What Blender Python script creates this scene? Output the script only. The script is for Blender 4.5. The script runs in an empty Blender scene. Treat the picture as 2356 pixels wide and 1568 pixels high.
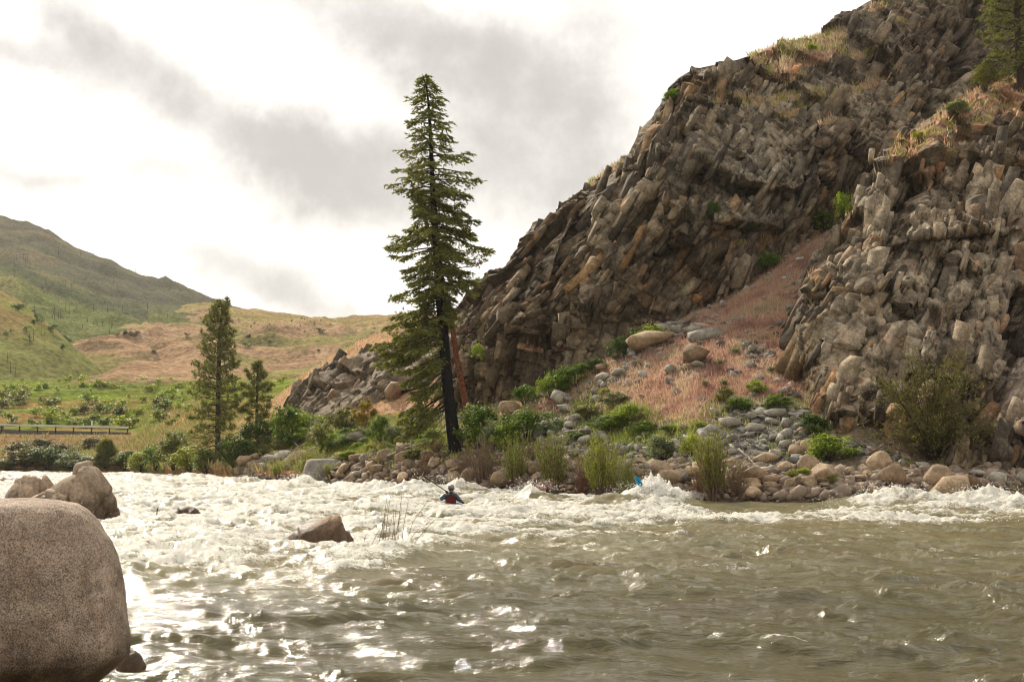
import bpy, math, random
import numpy as np
from math import radians as R
rng = np.random.default_rng(7)
random.seed(7)
# ---------------------------------------------------------------- camera, sky, sun, exposure
S = bpy.context.scene
COL = S.collection
F = 3272.0            # focal length in units of a 2356 x 1568 picture
EYE = 1.8
PITCH = math.atan(261.0 / F)
cam_data = bpy.data.cameras.new('camera'); cam = bpy.data.objects.new('camera', cam_data)
COL.objects.link(cam); S.camera = cam
cam.location = (0, 0, EYE); cam.rotation_euler = (R(90) + PITCH, 0, 0)
cam_data.sensor_width = 36; cam_data.lens = 36 * F / 2356; cam_data.clip_start = .1; cam_data.clip_end = 12000
S.view_settings.view_transform = 'Standard'; S.view_settings.look = 'None'
S.view_settings.gamma = 1; S.view_settings.use_curve_mapping = False
S.view_settings.exposure = 0.32
SUN_AZ, SUN_EL = R(-24), R(36)       # azimuth from +Y, positive to the right
sl = bpy.data.lights.new('sun', 'SUN'); sl.energy = 4.7; sl.angle = R(.6); sl.color = (1, .90, .74)
so = bpy.data.objects.new('sun', sl); COL.objects.link(so)
so.rotation_euler = (R(90) - SUN_EL, 0, math.pi - SUN_AZ)
from mathutils import Vector
sd = Vector((math.sin(SUN_AZ) * math.cos(SUN_EL), math.cos(SUN_AZ) * math.cos(SUN_EL), math.sin(SUN_EL)))
so.rotation_euler = sd.to_track_quat('Z', 'Y').to_euler()
S.cycles.use_denoising = True; S.cycles.filter_width = 1.05
S.cycles.max_bounces = 6; S.cycles.diffuse_bounces = 3; S.cycles.glossy_bounces = 3
S.cycles.transmission_bounces = 3; S.cycles.transparent_max_bounces = 6
S.cycles.sample_clamp_indirect = 4

W = bpy.data.worlds.new('World'); S.world = W; W.use_nodes = True
class NT:
    """small helper for node trees"""
    def __init__(s, nt): s.nt = nt; s.n = nt.nodes; s.l = nt.links
    def new(s, t, **k):
        n = s.n.new(t)
        for a, b in k.items(): setattr(n, a, b)
        return n
    def link(s, a, b): s.l.new(a, b)
    def put(s, sock, v):
        if hasattr(v, 'is_linked') or hasattr(v, 'links'): s.l.new(v, sock)
        else: sock.default_value = v
    def m(s, op, a, b=0.0, c=None, clamp=False):
        n = s.new('ShaderNodeMath', operation=op, use_clamp=clamp)
        s.put(n.inputs[0], a); s.put(n.inputs[1], b)
        if c is not None: s.put(n.inputs[2], c)
        return n.outputs[0]
    def mapr(s, v, a, b, c=0.0, d=1.0, smooth=True):
        n = s.new('ShaderNodeMapRange'); n.interpolation_type = 'SMOOTHSTEP' if smooth else 'LINEAR'
        s.put(n.inputs[0], v)
        for i, q in enumerate((a, b, c, d)): n.inputs[1 + i].default_value = q
        return n.outputs[0]
    def noise(s, vec, scale, detail=4, rough=.55, dist=0.0):
        n = s.new('ShaderNodeTexNoise'); n.inputs['Scale'].default_value = scale
        n.inputs['Detail'].default_value = detail; n.inputs['Roughness'].default_value = rough
        n.inputs['Distortion'].default_value = dist
        if vec is not None: s.l.new(vec, n.inputs['Vector'])
        return n.outputs[0]
    def mix(s, f, a, b, mode='MIX'):
        n = s.new('ShaderNodeMix', data_type='RGBA', blend_type=mode)
        s.put(n.inputs[0], f)
        s.put(n.inputs[6], a if not isinstance(a, tuple) else (*a, 1)); s.put(n.inputs[7], b if not isinstance(b, tuple) else (*b, 1))
        return n.outputs[2]
    def mapping(s, vec, scale=(1, 1, 1), rot=(0, 0, 0)):
        n = s.new('ShaderNodeMapping'); s.l.new(vec, n.inputs[0]); n.inputs['Scale'].default_value = scale; n.inputs['Rotation'].default_value = rot
        return n.outputs[0]
    def attr(s, name):
        n = s.new('ShaderNodeAttribute', attribute_name=name); return n
    def bump(s, h, strength, dist, normal=None):
        n = s.new('ShaderNodeBump'); n.inputs['Strength'].default_value = strength; n.inputs['Distance'].default_value = dist
        s.l.new(h, n.inputs['Height'])
        if normal is not None: s.l.new(normal, n.inputs['Normal'])
        return n.outputs[0]

w = NT(W.node_tree); w.n.clear()
wo = w.new('ShaderNodeOutputWorld')
sky = w.new('ShaderNodeTexSky', sky_type='NISHITA'); sky.sun_disc = False
sky.sun_elevation = SUN_EL; sky.sun_rotation = SUN_AZ; sky.altitude = 500
bg_sky = w.new('ShaderNodeBackground'); w.link(sky.outputs[0], bg_sky.inputs[0]); bg_sky.inputs[1].default_value = .11
tc = w.new('ShaderNodeTexCoord')
nrm = w.new('ShaderNodeVectorMath', operation='NORMALIZE'); w.link(tc.outputs['Generated'], nrm.inputs[0])
sp = w.new('ShaderNodeSeparateXYZ'); w.link(nrm.outputs[0], sp.inputs[0])
DX, DY, DZ = sp.outputs
warp = w.new('ShaderNodeTexNoise'); warp.inputs['Scale'].default_value = 6; warp.inputs['Detail'].default_value = 6; warp.inputs['Roughness'].default_value = .6
w.link(nrm.outputs[0], warp.inputs['Vector'])
ws = w.new('ShaderNodeSeparateColor'); w.link(warp.outputs['Color'], ws.inputs[0])
warp2 = w.new('ShaderNodeTexNoise'); warp2.inputs['Scale'].default_value = 24; warp2.inputs['Detail'].default_value = 4; warp2.inputs['Roughness'].default_value = .6
w.link(nrm.outputs[0], warp2.inputs['Vector'])
ws2 = w.new('ShaderNodeSeparateColor'); w.link(warp2.outputs['Color'], ws2.inputs[0])
az = w.m('ARCTAN2', DX, DY); el = w.m('ARCSINE', DZ)
az = w.m('MULTIPLY_ADD', w.m('SUBTRACT', ws.outputs[0], .5), .10, az); el = w.m('MULTIPLY_ADD', w.m('SUBTRACT', ws.outputs[1], .5), .08, el)
az = w.m('MULTIPLY_ADD', w.m('SUBTRACT', ws2.outputs[0], .5), .03, az); el = w.m('MULTIPLY_ADD', w.m('SUBTRACT', ws2.outputs[1], .5), .025, el)
def blob(x, y, rx, ry, ang, k):
    a0, e0 = (x - 1178) / F, (1045 - y) / F
    c, s_ = math.cos(R(ang)), math.sin(R(ang))
    da = w.m('SUBTRACT', az, a0); de = w.m('SUBTRACT', el, e0)
    u = w.m('ADD', w.m('MULTIPLY', da, c * F / rx), w.m('MULTIPLY', de, s_ * F / rx))
    v = w.m('ADD', w.m('MULTIPLY', da, -s_ * F / ry), w.m('MULTIPLY', de, c * F / ry))
    d2 = w.m('ADD', w.m('MULTIPLY', u, u), w.m('MULTIPLY', v, v))
    return w.m('MULTIPLY', w.m('EXPONENT', w.m('MULTIPLY', d2, -1.0)), k)
BL = [(250, 110, 150, 70, -12, .85), (130, 190, 130, 34, 0, .6), (400, 230, 230, 80, -28, .95), (640, 340, 230, 80, -20, .95),
      (900, 410, 260, 100, -5, .85), (1150, 310, 170, 110, 0, .75), (1010, 110, 280, 100, -14, .85), (760, 20, 260, 60, -8, .6), (1120, 200, 180, 100, -10, .4),
      (1330, 420, 180, 140, 0, .45), (170, 455, 160, 38, -5, .55), (385, 412, 110, 38, -8, .55), (360, 555, 70, 22, 0, .32),
      (560, 640, 200, 55, -10, .55), (730, 700, 170, 45, 0, .6), (1400, 120, 260, 160, 0, .28), (1500, 250, 300, 60, 0, .18),
      # beyond the frame
      (-500, 300, 500, 120, 10, .7), (2900, -100, 600, 200, 8, .6), (1100, -500, 700, 160, 5, .7), (-300, -300, 500, 150, -15, .6), (2300, -600, 500, 160, 10, .6)]
acc = None
for b in BL:
    v = blob(*b); acc = v if acc is None else w.m('ADD', acc, v)
nf = w.noise(nrm.outputs[0], 9, 7, .62)
nl = w.noise(nrm.outputs[0], 2.3, 4, .5)
hi = w.m('GREATER_THAN', w.m('ABSOLUTE', az), .6)
far = w.m('MAXIMUM', w.mapr(w.m('ABSOLUTE', az), .45, .8), w.mapr(el, .38, .6))
accn = w.m('ADD', acc, w.m('MULTIPLY', far, w.mapr(nl, .42, .62, 0, .8)))
accs = w.m('SUBTRACT', 1.0, w.m('EXPONENT', w.m('MULTIPLY', accn, -1.5)))
nf2 = w.noise(nrm.outputs[0], 3.6, 5, .55)
tex_ = w.m('ADD', w.m('MULTIPLY', w.m('SUBTRACT', nf, .5), 1.15), w.m('MULTIPLY', w.m('SUBTRACT', nf2, .5), .8)); tex_ = w.m('ADD', tex_, w.m('MULTIPLY', w.m('SUBTRACT', w.noise(nrm.outputs[0], 26, 6, .65), .5), .35))
dens = w.mapr(w.m('ADD', accs, tex_), .12, 1.0, 0, 1, True)
ccol = w.mix(dens, (1.18, 1.14, 1.08), (.56, .54, .515))
bg_cl = w.new('ShaderNodeBackground'); w.link(ccol, bg_cl.inputs[0]); bg_cl.inputs[1].default_value = .84
gap = w.m('ADD', blob(840, 585, 60, 28, 20, .55), blob(1000, 640, 40, 40, 0, .5), clamp=True)
cover = w.m('SUBTRACT', 1.0, gap)
wm = w.new('ShaderNodeMixShader'); w.link(cover, wm.inputs[0]); w.link(bg_sky.outputs[0], wm.inputs[1]); w.link(bg_cl.outputs[0], wm.inputs[2])
w.link(wm.outputs[0], wo.inputs[0])

# ---------------------------------------------------------------- maths helpers
cp, spn = math.cos(PITCH), math.sin(PITCH)
def P(xd, yd, D):
    """world point seen at picture position (xd, yd) at distance D (world Y)"""
    xd, yd, D = np.broadcast_arrays(np.asarray(xd, float), np.asarray(yd, float), np.asarray(D, float))
    a = (xd - 1178) / F; b = (784 - yd) / F
    ry = cp - b * spn; rz = spn + b * cp
    s = D / ry
    return np.stack([a * s, D, EYE + rz * s], -1)
def px(p):
    x, y, z = p[..., 0], p[..., 1], p[..., 2] - EYE
    fw = y * cp + z * spn; up = -y * spn + z * cp
    return np.stack([1178 + F * x / fw, 784 - F * up / fw], -1)
_pr = np.random.default_rng(11)
PERM = _pr.permutation(4096); PERM = np.concatenate([PERM, PERM])
GR3 = _pr.normal(size=(4096, 3)); GR3 /= np.linalg.norm(GR3, axis=1)[:, None]
GA = _pr.uniform(0, 2 * np.pi, 4096); GR2 = np.stack([np.cos(GA), np.sin(GA)], 1)
RND = _pr.uniform(0, 1, (4096, 8))
def hsh(ix, iy, iz=0):
    return PERM[(PERM[(PERM[ix & 4095] + iy) & 4095] + iz) & 4095]
def perlin2(x, y, seed=0):
    ix = np.floor(x).astype(np.int64); iy = np.floor(y).astype(np.int64)
    fx = x - ix; fy = y - iy
    u = fx * fx * fx * (fx * (fx * 6 - 15) + 10); v = fy * fy * fy * (fy * (fy * 6 - 15) + 10)
    def g(a, b):
        q = GR2[hsh(ix + a, iy + b, seed)]
        return q[..., 0] * (fx - a) + q[..., 1] * (fy - b)
    return ((g(0, 0) * (1 - u) + g(1, 0) * u) * (1 - v) + (g(0, 1) * (1 - u) + g(1, 1) * u) * v) * 1.5
def fbm2(x, y, oct=4, seed=0, gain=.5, ridged=False):
    s = 0; a = 1; t = 0
    for o in range(oct):
        n = perlin2(x, y, seed + o * 17)
        if ridged: n = 1 - 2 * np.abs(n) ** .8
        s = s + a * n; t += a; a *= gain; x = x * 2.03 + 7.1; y = y * 2.03 - 3.7
    return s / t
def perlin3(p, seed=0):
    i = np.floor(p).astype(np.int64); f = p - i
    u = f * f * f * (f * (f * 6 - 15) + 10)
    r = 0
    for a in (0, 1):
        for b in (0, 1):
            for c in (0, 1):
                g = GR3[hsh(i[..., 0] + a, i[..., 1] + b, i[..., 2] + c + seed)]
                d = g[..., 0] * (f[..., 0] - a) + g[..., 1] * (f[..., 1] - b) + g[..., 2] * (f[..., 2] - c)
                r = r + d * (u[..., 0] if a else 1 - u[..., 0]) * (u[..., 1] if b else 1 - u[..., 1]) * (u[..., 2] if c else 1 - u[..., 2])
    return r * 1.5
def fbm3(p, oct=4, seed=0, gain=.5):
    s = 0; a = 1; t = 0
    for o in range(oct):
        s = s + a * perlin3(p, seed + 13 * o); t += a; a *= gain; p = p * 2.03 + 5.3
    return s / t
def worley3(p, seed=0):
    """nearest cell: F1, F2, offset from the cell's point, hash"""
    i = np.floor(p).astype(np.int64)
    n = p.shape[0]
    f1 = np.full(n, 9.0); f2 = np.full(n, 9.0); hh = np.zeros(n, np.int64); off = np.zeros((n, 3))
    for a in (-1, 0, 1):
        for b in (-1, 0, 1):
            for c in (-1, 0, 1):
                h = hsh(i[:, 0] + a, i[:, 1] + b, i[:, 2] + c + seed)
                d = p - (i + np.array([a, b, c]) + RND[h, :3])
                q = (d * d).sum(1)
                m = q < f1
                f2 = np.where(m, f1, np.minimum(f2, q)); f1 = np.where(m, q, f1)
                hh[m] = h[m]; off[m] = d[m]
    return np.sqrt(f1), np.sqrt(f2), off, hh
def sstep(x, a, b):
    t = np.clip((x - a) / (b - a), 0, 1); return t * t * (3 - 2 * t)
def dpoly(q, pts):
    """distance from picture points to a polyline"""
    best = np.full(q.shape[:-1], 1e9)
    pts = np.array(pts, float)
    for a, b in zip(pts[:-1], pts[1:]):
        ab = b - a; t = np.clip(((q - a) @ ab) / (ab @ ab), 0, 1)
        d = np.linalg.norm(q - (a + t[..., None] * ab), axis=-1); best = np.minimum(best, d)
    return best
def ell(q, x, y, rx, ry, ang=0):
    c, s_ = math.cos(R(ang)), math.sin(R(ang))
    dx = q[..., 0] - x; dy = q[..., 1] - y
    u = (dx * c - dy * s_) / rx; v = (dx * s_ + dy * c) / ry
    return np.exp(-(u * u + v * v))

# ---------------------------------------------------------------- object helpers
def tag(o, label=None, cat=None, group=None, kind=None):
    if label: o['label'] = label
    if cat: o['category'] = cat
    if group: o['group'] = group
    if kind: o['kind'] = kind
    return o
def link(o, parent=None):
    COL.objects.link(o)
    if parent is not None: o.parent = parent
    return o
def empty(name, loc=(0, 0, 0), rz=0):
    o = bpy.data.objects.new(name, None); link(o); o.location = tuple(loc); o.rotation_euler = (0, 0, rz)
    o.empty_display_size = .2
    return o
def mesh_np(name, verts, faces, mat=None, smooth=False, attrs=None):
    """faces: (n,3) or (n,4) int array, or a list of such arrays"""
    me = bpy.data.meshes.new(name)
    verts = np.ascontiguousarray(verts, np.float32)
    fl = [f for f in (faces if isinstance(faces, list) else [faces]) if len(f)]
    nv = len(verts); me.vertices.add(nv); me.vertices.foreach_set('co', verts.ravel())
    li = np.concatenate([f.ravel() for f in fl]).astype(np.int32)
    cnt = np.concatenate([np.full(len(f), f.shape[1]) for f in fl]).astype(np.int32)
    st = np.concatenate([[0], np.cumsum(cnt)[:-1]]).astype(np.int32)
    me.loops.add(len(li)); me.loops.foreach_set('vertex_index', li)
    me.polygons.add(len(cnt)); me.polygons.foreach_set('loop_start', st); me.polygons.foreach_set('loop_total', cnt)
    if smooth: me.polygons.foreach_set('use_smooth', np.ones(len(cnt), bool))
    for k, v in (attrs or {}).items():
        v = np.asarray(v, np.float32)
        if v.ndim == 1:
            a = me.attributes.new(k, 'FLOAT', 'POINT'); a.data.foreach_set('value', v)
        else:
            a = me.attributes.new(k, 'FLOAT_COLOR', 'POINT')
            a.data.foreach_set('color', np.concatenate([v, np.ones((len(v), 1), np.float32)], 1).ravel())
    me.update(calc_edges=True)
    if mat is not None: me.materials.append(mat)
    return me
def obj(name, me, parent=None, loc=None):
    o = bpy.data.objects.new(name, me); link(o, parent)
    if loc is not None: o.location = tuple(loc)
    return o
def gridfaces(nr, nc):
    i = np.arange((nr - 1) * (nc - 1)); r = i // (nc - 1); c = i % (nc - 1); a = r * nc + c
    return np.stack([a, a + 1, a + nc + 1, a + nc], 1)
def catmull(A, t):
    """A: (K, ...) control values, t: params in [0, K-1]"""
    K = len(A); i = np.clip(np.floor(t).astype(int), 0, K - 2); f = (t - i).reshape((-1,) + (1,) * (A.ndim - 1))
    p1 = A[i]; p2 = A[i + 1]
    p0 = np.where((i > 0).reshape(f.shape), A[np.maximum(i - 1, 0)], 2 * p1 - p2)
    p3 = np.where((i < K - 2).reshape(f.shape), A[np.minimum(i + 2, K - 1)], 2 * p2 - p1)
    return p1 + .5 * f * (p2 - p0 + f * (2 * p0 - 5 * p1 + 4 * p2 - p3 + f * (3 * (p1 - p2) + p3 - p0)))
def plin(A, t):
    K = len(A); i = np.clip(np.floor(t).astype(int), 0, K - 2); f = (t - i).reshape((-1,) + (1,) * (A.ndim - 1))
    return A[i] * (1 - f) + A[i + 1] * f
def loft(net, nr, nc, fr=catmull, fc=catmull, floor=.15):
    """net: (rows, cols, 3) world control points -> (nr, nc, 3), spaced about evenly in the picture"""
    q = px(net)
    def params(q, n):
        d = np.linalg.norm(np.diff(q, axis=0), axis=-1).mean(1)
        d = np.maximum(d, d.sum() * floor / len(d)); c = np.concatenate([[0], np.cumsum(d)])
        return np.interp(np.linspace(0, c[-1], n), c, np.arange(len(c)))
    tr = params(q, nr); tc_ = params(q.transpose(1, 0, 2), nc)
    A = fc(net.transpose(1, 0, 2), tc_).transpose(1, 0, 2)
    return fr(A, tr)
def rows_net(rows, xs):
    """rows: each a list of (xd, yd, D); -> net over common columns xs"""
    out = []
    for r in rows:
        r = np.array(r, float)
        out.append(P(xs, np.interp(xs, r[:, 0], r[:, 1]), np.interp(xs, r[:, 0], r[:, 2])))
    return np.array(out)
def gnormals(G):
    du = np.gradient(G, axis=1); dv = np.gradient(G, axis=0)
    n = np.cross(du, dv); n /= np.linalg.norm(n, axis=-1, keepdims=True) + 1e-9
    return n
class Sheet:
    def __init__(s, G):
        s.G = G; s.p = G.reshape(-1, 3); s.q = px(s.p); s.nrm = gnormals(G).reshape(-1, 3)
        s.nrm[s.nrm[:, 2] < 0] *= -1
        du = np.linalg.norm(np.gradient(G, axis=1), axis=-1); dv = np.linalg.norm(np.gradient(G, axis=0), axis=-1)
        s.area = (du * dv).ravel(); s.du = np.gradient(G, axis=1).reshape(-1, 3); s.dv = np.gradient(G, axis=0).reshape(-1, 3)
    def at(s, x, y):
        d = (s.q[:, 0] - x) ** 2 + (s.q[:, 1] - y) ** 2 * 2; near = np.flatnonzero(d < d.min() + 12)
        i = near[np.argmin(s.p[near, 1] + d[near] * .02)]; return s.p[i].copy(), s.nrm[i]
    def scatter(s, mask, n, r):
        """n random points on the sheet with density mask"""
        wgt = mask * s.area; wgt = wgt / wgt.sum()
        i = r.choice(len(s.p), n, p=wgt)
        return s.p[i] + s.du[i] * r.uniform(-.5, .5, (n, 1)) + s.dv[i] * r.uniform(-.5, .5, (n, 1)), i

# ---------------------------------------------------------------- materials
def newmat(name):
    m = bpy.data.materials.new(name); m.use_nodes = True; t = NT(m.node_tree); t.n.clear()
    out = t.new('ShaderNodeOutputMaterial'); return m, t, out
def principled(t, out, col, rough=.8, spec=.3, normal=None):
    b = t.new('ShaderNodeBsdfPrincipled'); t.put(b.inputs['Base Color'], col if not isinstance(col, tuple) else (*col, 1))
    t.put(b.inputs['Roughness'], rough); b.inputs['Specular IOR Level'].default_value = spec
    if normal is not None: t.link(normal, b.inputs['Normal'])
    if out is not None: t.link(b.outputs[0], out.inputs[0])
    return b
def plain(name, col, rough=.6, spec=.3, metal=0, vary=.25, scale=8):
    m, t, out = newmat(name); g = t.new('ShaderNodeTexCoord').outputs['Object']
    n = t.noise(g, scale, 5, .6)
    c = t.mix(t.mapr(n, .3, .7), tuple(x * (1 - vary) for x in col), tuple(min(1, x * (1 + vary)) for x in col))
    b = principled(t, out, c, rough, spec, t.bump(n, .25, .02)); b.inputs['Metallic'].default_value = metal
    return m
def ground_mat(name, fine=6.0, bumpd=.06, con=.5):
    """soil and turf: colour per place from the mesh, grain from noise"""
    m, t, out = newmat(name); g = t.new('ShaderNodeTexCoord').outputs['Object']
    c = t.attr('Col').outputs['Color']
    n1 = t.noise(g, fine, 6, .65); n2 = t.noise(g, fine * .12, 5, .6)
    k = t.m('ADD', t.mapr(n1, .3, .7, 1 - con, 1 + con), t.mapr(n2, .3, .7, -.22, .22))
    v = t.new('ShaderNodeVectorMath', operation='SCALE'); t.link(c, v.inputs[0]); t.link(k, v.inputs['Scale'])
    principled(t, out, v.outputs[0], 1.0, 0.0, t.bump(n1, .6, bumpd))
    return m
def rock_mat(name, scale=1.0, dark=.5, wet=False, usecol=True, base=(.25, .2, .15), speck=False, wetz=None):
    m, t, out = newmat(name); tcn = t.new('ShaderNodeTexCoord'); g = tcn.outputs['Object']
    if usecol: base_c = t.attr('Col').outputs['Color']
    else:
        oi = t.new('ShaderNodeObjectInfo')
        base_c = t.mix(oi.outputs['Random'], tuple(x * .72 for x in base), tuple(x * 1.28 for x in base))
    n1 = t.noise(g, 1.3 * scale, 7, .65, .4); n2 = t.noise(g, 9 * scale, 6, .7); n3 = t.noise(g, .35 * scale, 5, .6, .6)
    k = t.m('MULTIPLY', t.mapr(n1, .32, .68, 1 - dark, 1 + dark * .55), t.mapr(n2, .25, .75, .6, 1.35))
    v = t.new('ShaderNodeVectorMath', operation='SCALE'); t.link(base_c, v.inputs[0]); t.link(k, v.inputs['Scale'])
    c = v.outputs[0]
    if speck:
        vo = t.new('ShaderNodeTexVoronoi'); vo.inputs['Scale'].default_value = 180; t.link(g, vo.inputs['Vector'])
        sc = t.new('ShaderNodeSeparateColor'); t.link(vo.outputs['Color'], sc.inputs[0])
        c = t.mix(t.mapr(sc.outputs[0], .68, .76, 0, .75), c, (.07, .055, .048))
        c = t.mix(t.mapr(sc.outputs[1], .72, .8, 0, .6), c, (.58, .47, .37))
        c = t.mix(t.mapr(t.noise(g, 2.6, 5, .65, .8), .42, .62, 0, .55), c, t.mix(1.0, c, (.62, .55, .5), 'MULTIPLY'))
        big = t.noise(g, 22, 3, .6); c = t.mix(t.mapr(big, .56, .72, 0, .5), c, (.12, .095, .08))
    else:
        rust = t.mapr(n3, .56, .7, 0, .55); c = t.mix(rust, c, t.mix(.5, c, (.22, .1, .045), 'MIX'))
        lich = t.mapr(t.noise(g, 3.1 * scale, 6, .75), .58, .68, 0, .6); c = t.mix(lich, c, (.075, .065, .055))
    rough = .85
    if wetz is not None:
        pos = t.new('ShaderNodeNewGeometry').outputs['Position']; s3 = t.new('ShaderNodeSeparateXYZ'); t.link(pos, s3.inputs[0])
        zz = t.m('ADD', s3.outputs[2], t.m('MULTIPLY', t.m('SUBTRACT', n1, .5), wetz * 1.2))
        wf = t.mapr(zz, wetz * .55, wetz * 1.1, 1, 0)
        c = t.mix(wf, c, t.mix(1.0, c, (.3, .26, .22), 'MULTIPLY')); rough = t.mapr(wf, 0, 1, .85, .55, False)
    vo2 = t.new('ShaderNodeTexVoronoi', feature='DISTANCE_TO_EDGE'); vo2.inputs['Scale'].default_value = 2.2 * scale
    wv = t.new('ShaderNodeVectorMath', operation='ADD'); t.link(g, wv.inputs[0])
    wn = t.new('ShaderNodeTexNoise'); wn.inputs['Scale'].default_value = 1.5 * scale; wn.inputs['Detail'].default_value = 4; t.link(g, wn.inputs['Vector'])
    t.link(wn.outputs['Color'], wv.inputs[1]); t.link(wv.outputs[0], vo2.inputs['Vector'])
    cr = t.mapr(vo2.outputs['Distance'], 0, .05 if not speck else .0, 0, 1)
    nb = t.bump(n2, .3 if wetz is None else .6, .025 / scale)
    if speck: nb = t.bump(t.noise(g, 60, 4, .7), .45, .006, nb)
    else: nb = t.bump(cr, .3, .03 / scale, nb)
    principled(t, out, c, rough, .12 if wetz is None else .25, nb)
    return m
def leaf_mat(name, col, col2=None, trans=.35, usecol=False, rough=.6):
    m, t, out = newmat(name)
    if usecol: c = t.attr('Col').outputs['Color']
    else:
        gi = t.new('ShaderNodeNewGeometry'); col2 = col2 or tuple(x * 1.7 for x in col)
        c = t.mix(gi.outputs['Random Per Island'], col, col2)
    b = principled(t, None, c, rough, .35)
    tr = t.new('ShaderNodeBsdfTranslucent'); tcol = t.mix(1.0, c, (1.3, 1.25, .7) if not usecol else (1.05, 1.05, .95), 'MULTIPLY'); t.link(tcol, tr.inputs[0])
    ms = t.new('ShaderNodeMixShader'); ms.inputs[0].default_value = trans
    t.link(b.outputs[0], ms.inputs[1]); t.link(tr.outputs[0], ms.inputs[2]); t.link(ms.outputs[0], out.inputs[0])
    return m
M = {}
M['soil'] = ground_mat('soil', 7, .05, .45)
M['hill'] = ground_mat('hill_turf', .8, .5, .42)
M['meadow'] = ground_mat('meadow_turf', 1.2, .2, .4)
M['cliff'] = rock_mat('cliff_rock', 1.0, .55)
M['granite'] = rock_mat('speckled_granite', 1.0, .28, usecol=False, base=(.36, .265, .19), speck=True, wetz=.86)
M['riverrock'] = rock_mat('river_rock', 1.6, .35, usecol=False, base=(.23, .155, .095), wetz=.5)
M['crackrock'] = rock_mat('pale_cracked_rock', 1.3, .35, usecol=False, base=(.40, .30, .21), wetz=.75)
M['tanrock'] = rock_mat('tan_shore_rock', 1.6, .35, usecol=False, base=(.37, .265, .165), wetz=.3)
M['greyrock'] = rock_mat('grey_talus_rock', 1.6, .35, usecol=False, base=(.32, .29, .235), wetz=.2)
M['brownrock'] = rock_mat('brown_shore_rock', 1.6, .4, usecol=False, base=(.22, .145, .088), wetz=.3)
M['bark'] = plain('grey_brown_bark', (.06, .045, .035), .95, .1, vary=.5, scale=14)
M['char'] = plain('charred_bark', (.012, .011, .011), .95, .1, vary=.5, scale=10)
M['redbark'] = plain('orange_brown_bark', (.17, .062, .036), .95, .1, vary=.45, scale=6)
M['twig'] = plain('dry_twig', (.19, .12, .085), .9, .1, vary=.3)
M['redtwig'] = plain('reddish_twig', (.2, .085, .06), .9, .1, vary=.3)
M['deadwood'] = plain('bleached_wood', (.36, .31, .26), .9, .1, vary=.3)
M['snag'] = plain('burnt_wood', (.045, .038, .036), .9, .1)
M['fir'] = leaf_mat('fir_needles', (.06, .074, .018), (.26, .265, .065), .42)
M['pine'] = leaf_mat('pine_needles', (.07, .085, .025), (.25, .25, .075), .4)
M['col'] = leaf_mat('grass_blades', None, None, .5, usecol=True, rough=.8)
for k, a, b in (('green', (.055, .115, .012), (.19, .28, .03)), ('dark', (.03, .065, .01), (.10, .16, .025)), ('yellow', (.19, .23, .02), (.42, .46, .05)),
                ('olive', (.10, .115, .022), (.25, .25, .055)), ('grey', (.12, .155, .07), (.29, .33, .18)), ('willow', (.16, .19, .04), (.36, .4, .11)),
                ('orange', (.12, .2, .02), (.45, .22, .04)), ('bright', (.16, .24, .018), (.36, .45, .05)), ('dull', (.075, .085, .022), (.21, .18, .05))):
    M['leaf_' + k] = leaf_mat('leaf_' + k, a, b)

# ================================================================ THE LAND
def colmix(n, c):
    return np.tile(np.array(c, float), (n, 1))
def put(C, mask, c, k=1.0):
    m = np.clip(mask * k, 0, 1)[:, None]; C[:] = C * (1 - m) + np.array(c) * m
def sheet_obj(name, G, mat, C, smooth=True, **t):
    me = mesh_np(name, G.reshape(-1, 3), gridfaces(*G.shape[:2])[:, ::-1], mat, smooth, {'Col': C})
    o = obj(name, me); tag(o, **t); return o

# base ground, to the horizon, under everything
gv = []; 
rr = np.array([0, 60, 200, 500, 1100, 2000, 3200.]); aa = np.linspace(0, 2 * np.pi, 49)[:-1]
V = np.array([[r * math.sin(a), r * math.cos(a), -3.0] for r in rr for a in aa])
Fc = [[i * 48 + j, i * 48 + (j + 1) % 48, (i + 1) * 48 + (j + 1) % 48, (i + 1) * 48 + j] for i in range(6) for j in range(48)]
me = mesh_np('ground', V, np.array(Fc)[:, ::-1], M['hill'], True, {'Col': colmix(len(V), (.2, .19, .1))})
tag(obj('ground', me), kind='structure')

WL = np.array([(-700, 1079), (-200, 1081), (0, 1083), (300, 1086), (450, 1095), (620, 1108), (800, 1118), (1000, 1125), (1200, 1135), (1400, 1146), (1600, 1154), (1900, 1158), (2356, 1158), (3000, 1158)], float)
def wly(x): return np.interp(x, WL[:, 0], WL[:, 1])
def dist0(y, z=0.0): return (EYE - z) * F / (y - 1045)       # distance of level water seen at height y

# ---- far mountain
xs = np.linspace(-700, 640, 30)
sil = [(-700, 300), (-500, 330), (-200, 420), (0, 507), (60, 528), (120, 548), (180, 580), (240, 600), (290, 622), (330, 640), (370, 645), (400, 660), (440, 680), (475, 697), (520, 720), (640, 770)]
def row(l, D, dy=0): return [(x, y + dy, D) for x, y in l]
back = [(x, y + 60, 1250) for x, y in sil]
net = rows_net([[(-700, 900, 300), (640, 900, 330)], [(-700, 700, 430), (0, 760, 430), (200, 790, 430), (640, 830, 430)],
                [(-700, 600, 520), (0, 672, 520), (200, 735, 520), (640, 800, 520)],
                [(-700, 545, 600), (0, 606, 600), (264, 705, 600), (450, 745, 600), (640, 800, 600)],
                [(-700, 440, 700), (0, 565, 720), (200, 640, 720), (330, 690, 720), (450, 712, 720), (640, 790, 700)], row(sil, 900), back], xs)
G = loft(net, 150, 260)
p = G.reshape(-1, 3); p2 = p[:, :2]
n = fbm2(p2[:, 0] / 90, p2[:, 1] / 90, 5, 3, .5, True)
wz = np.interp(G[:, :, 1], [300, 500, 820, 900], [3, 9, 9, 3])
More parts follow.
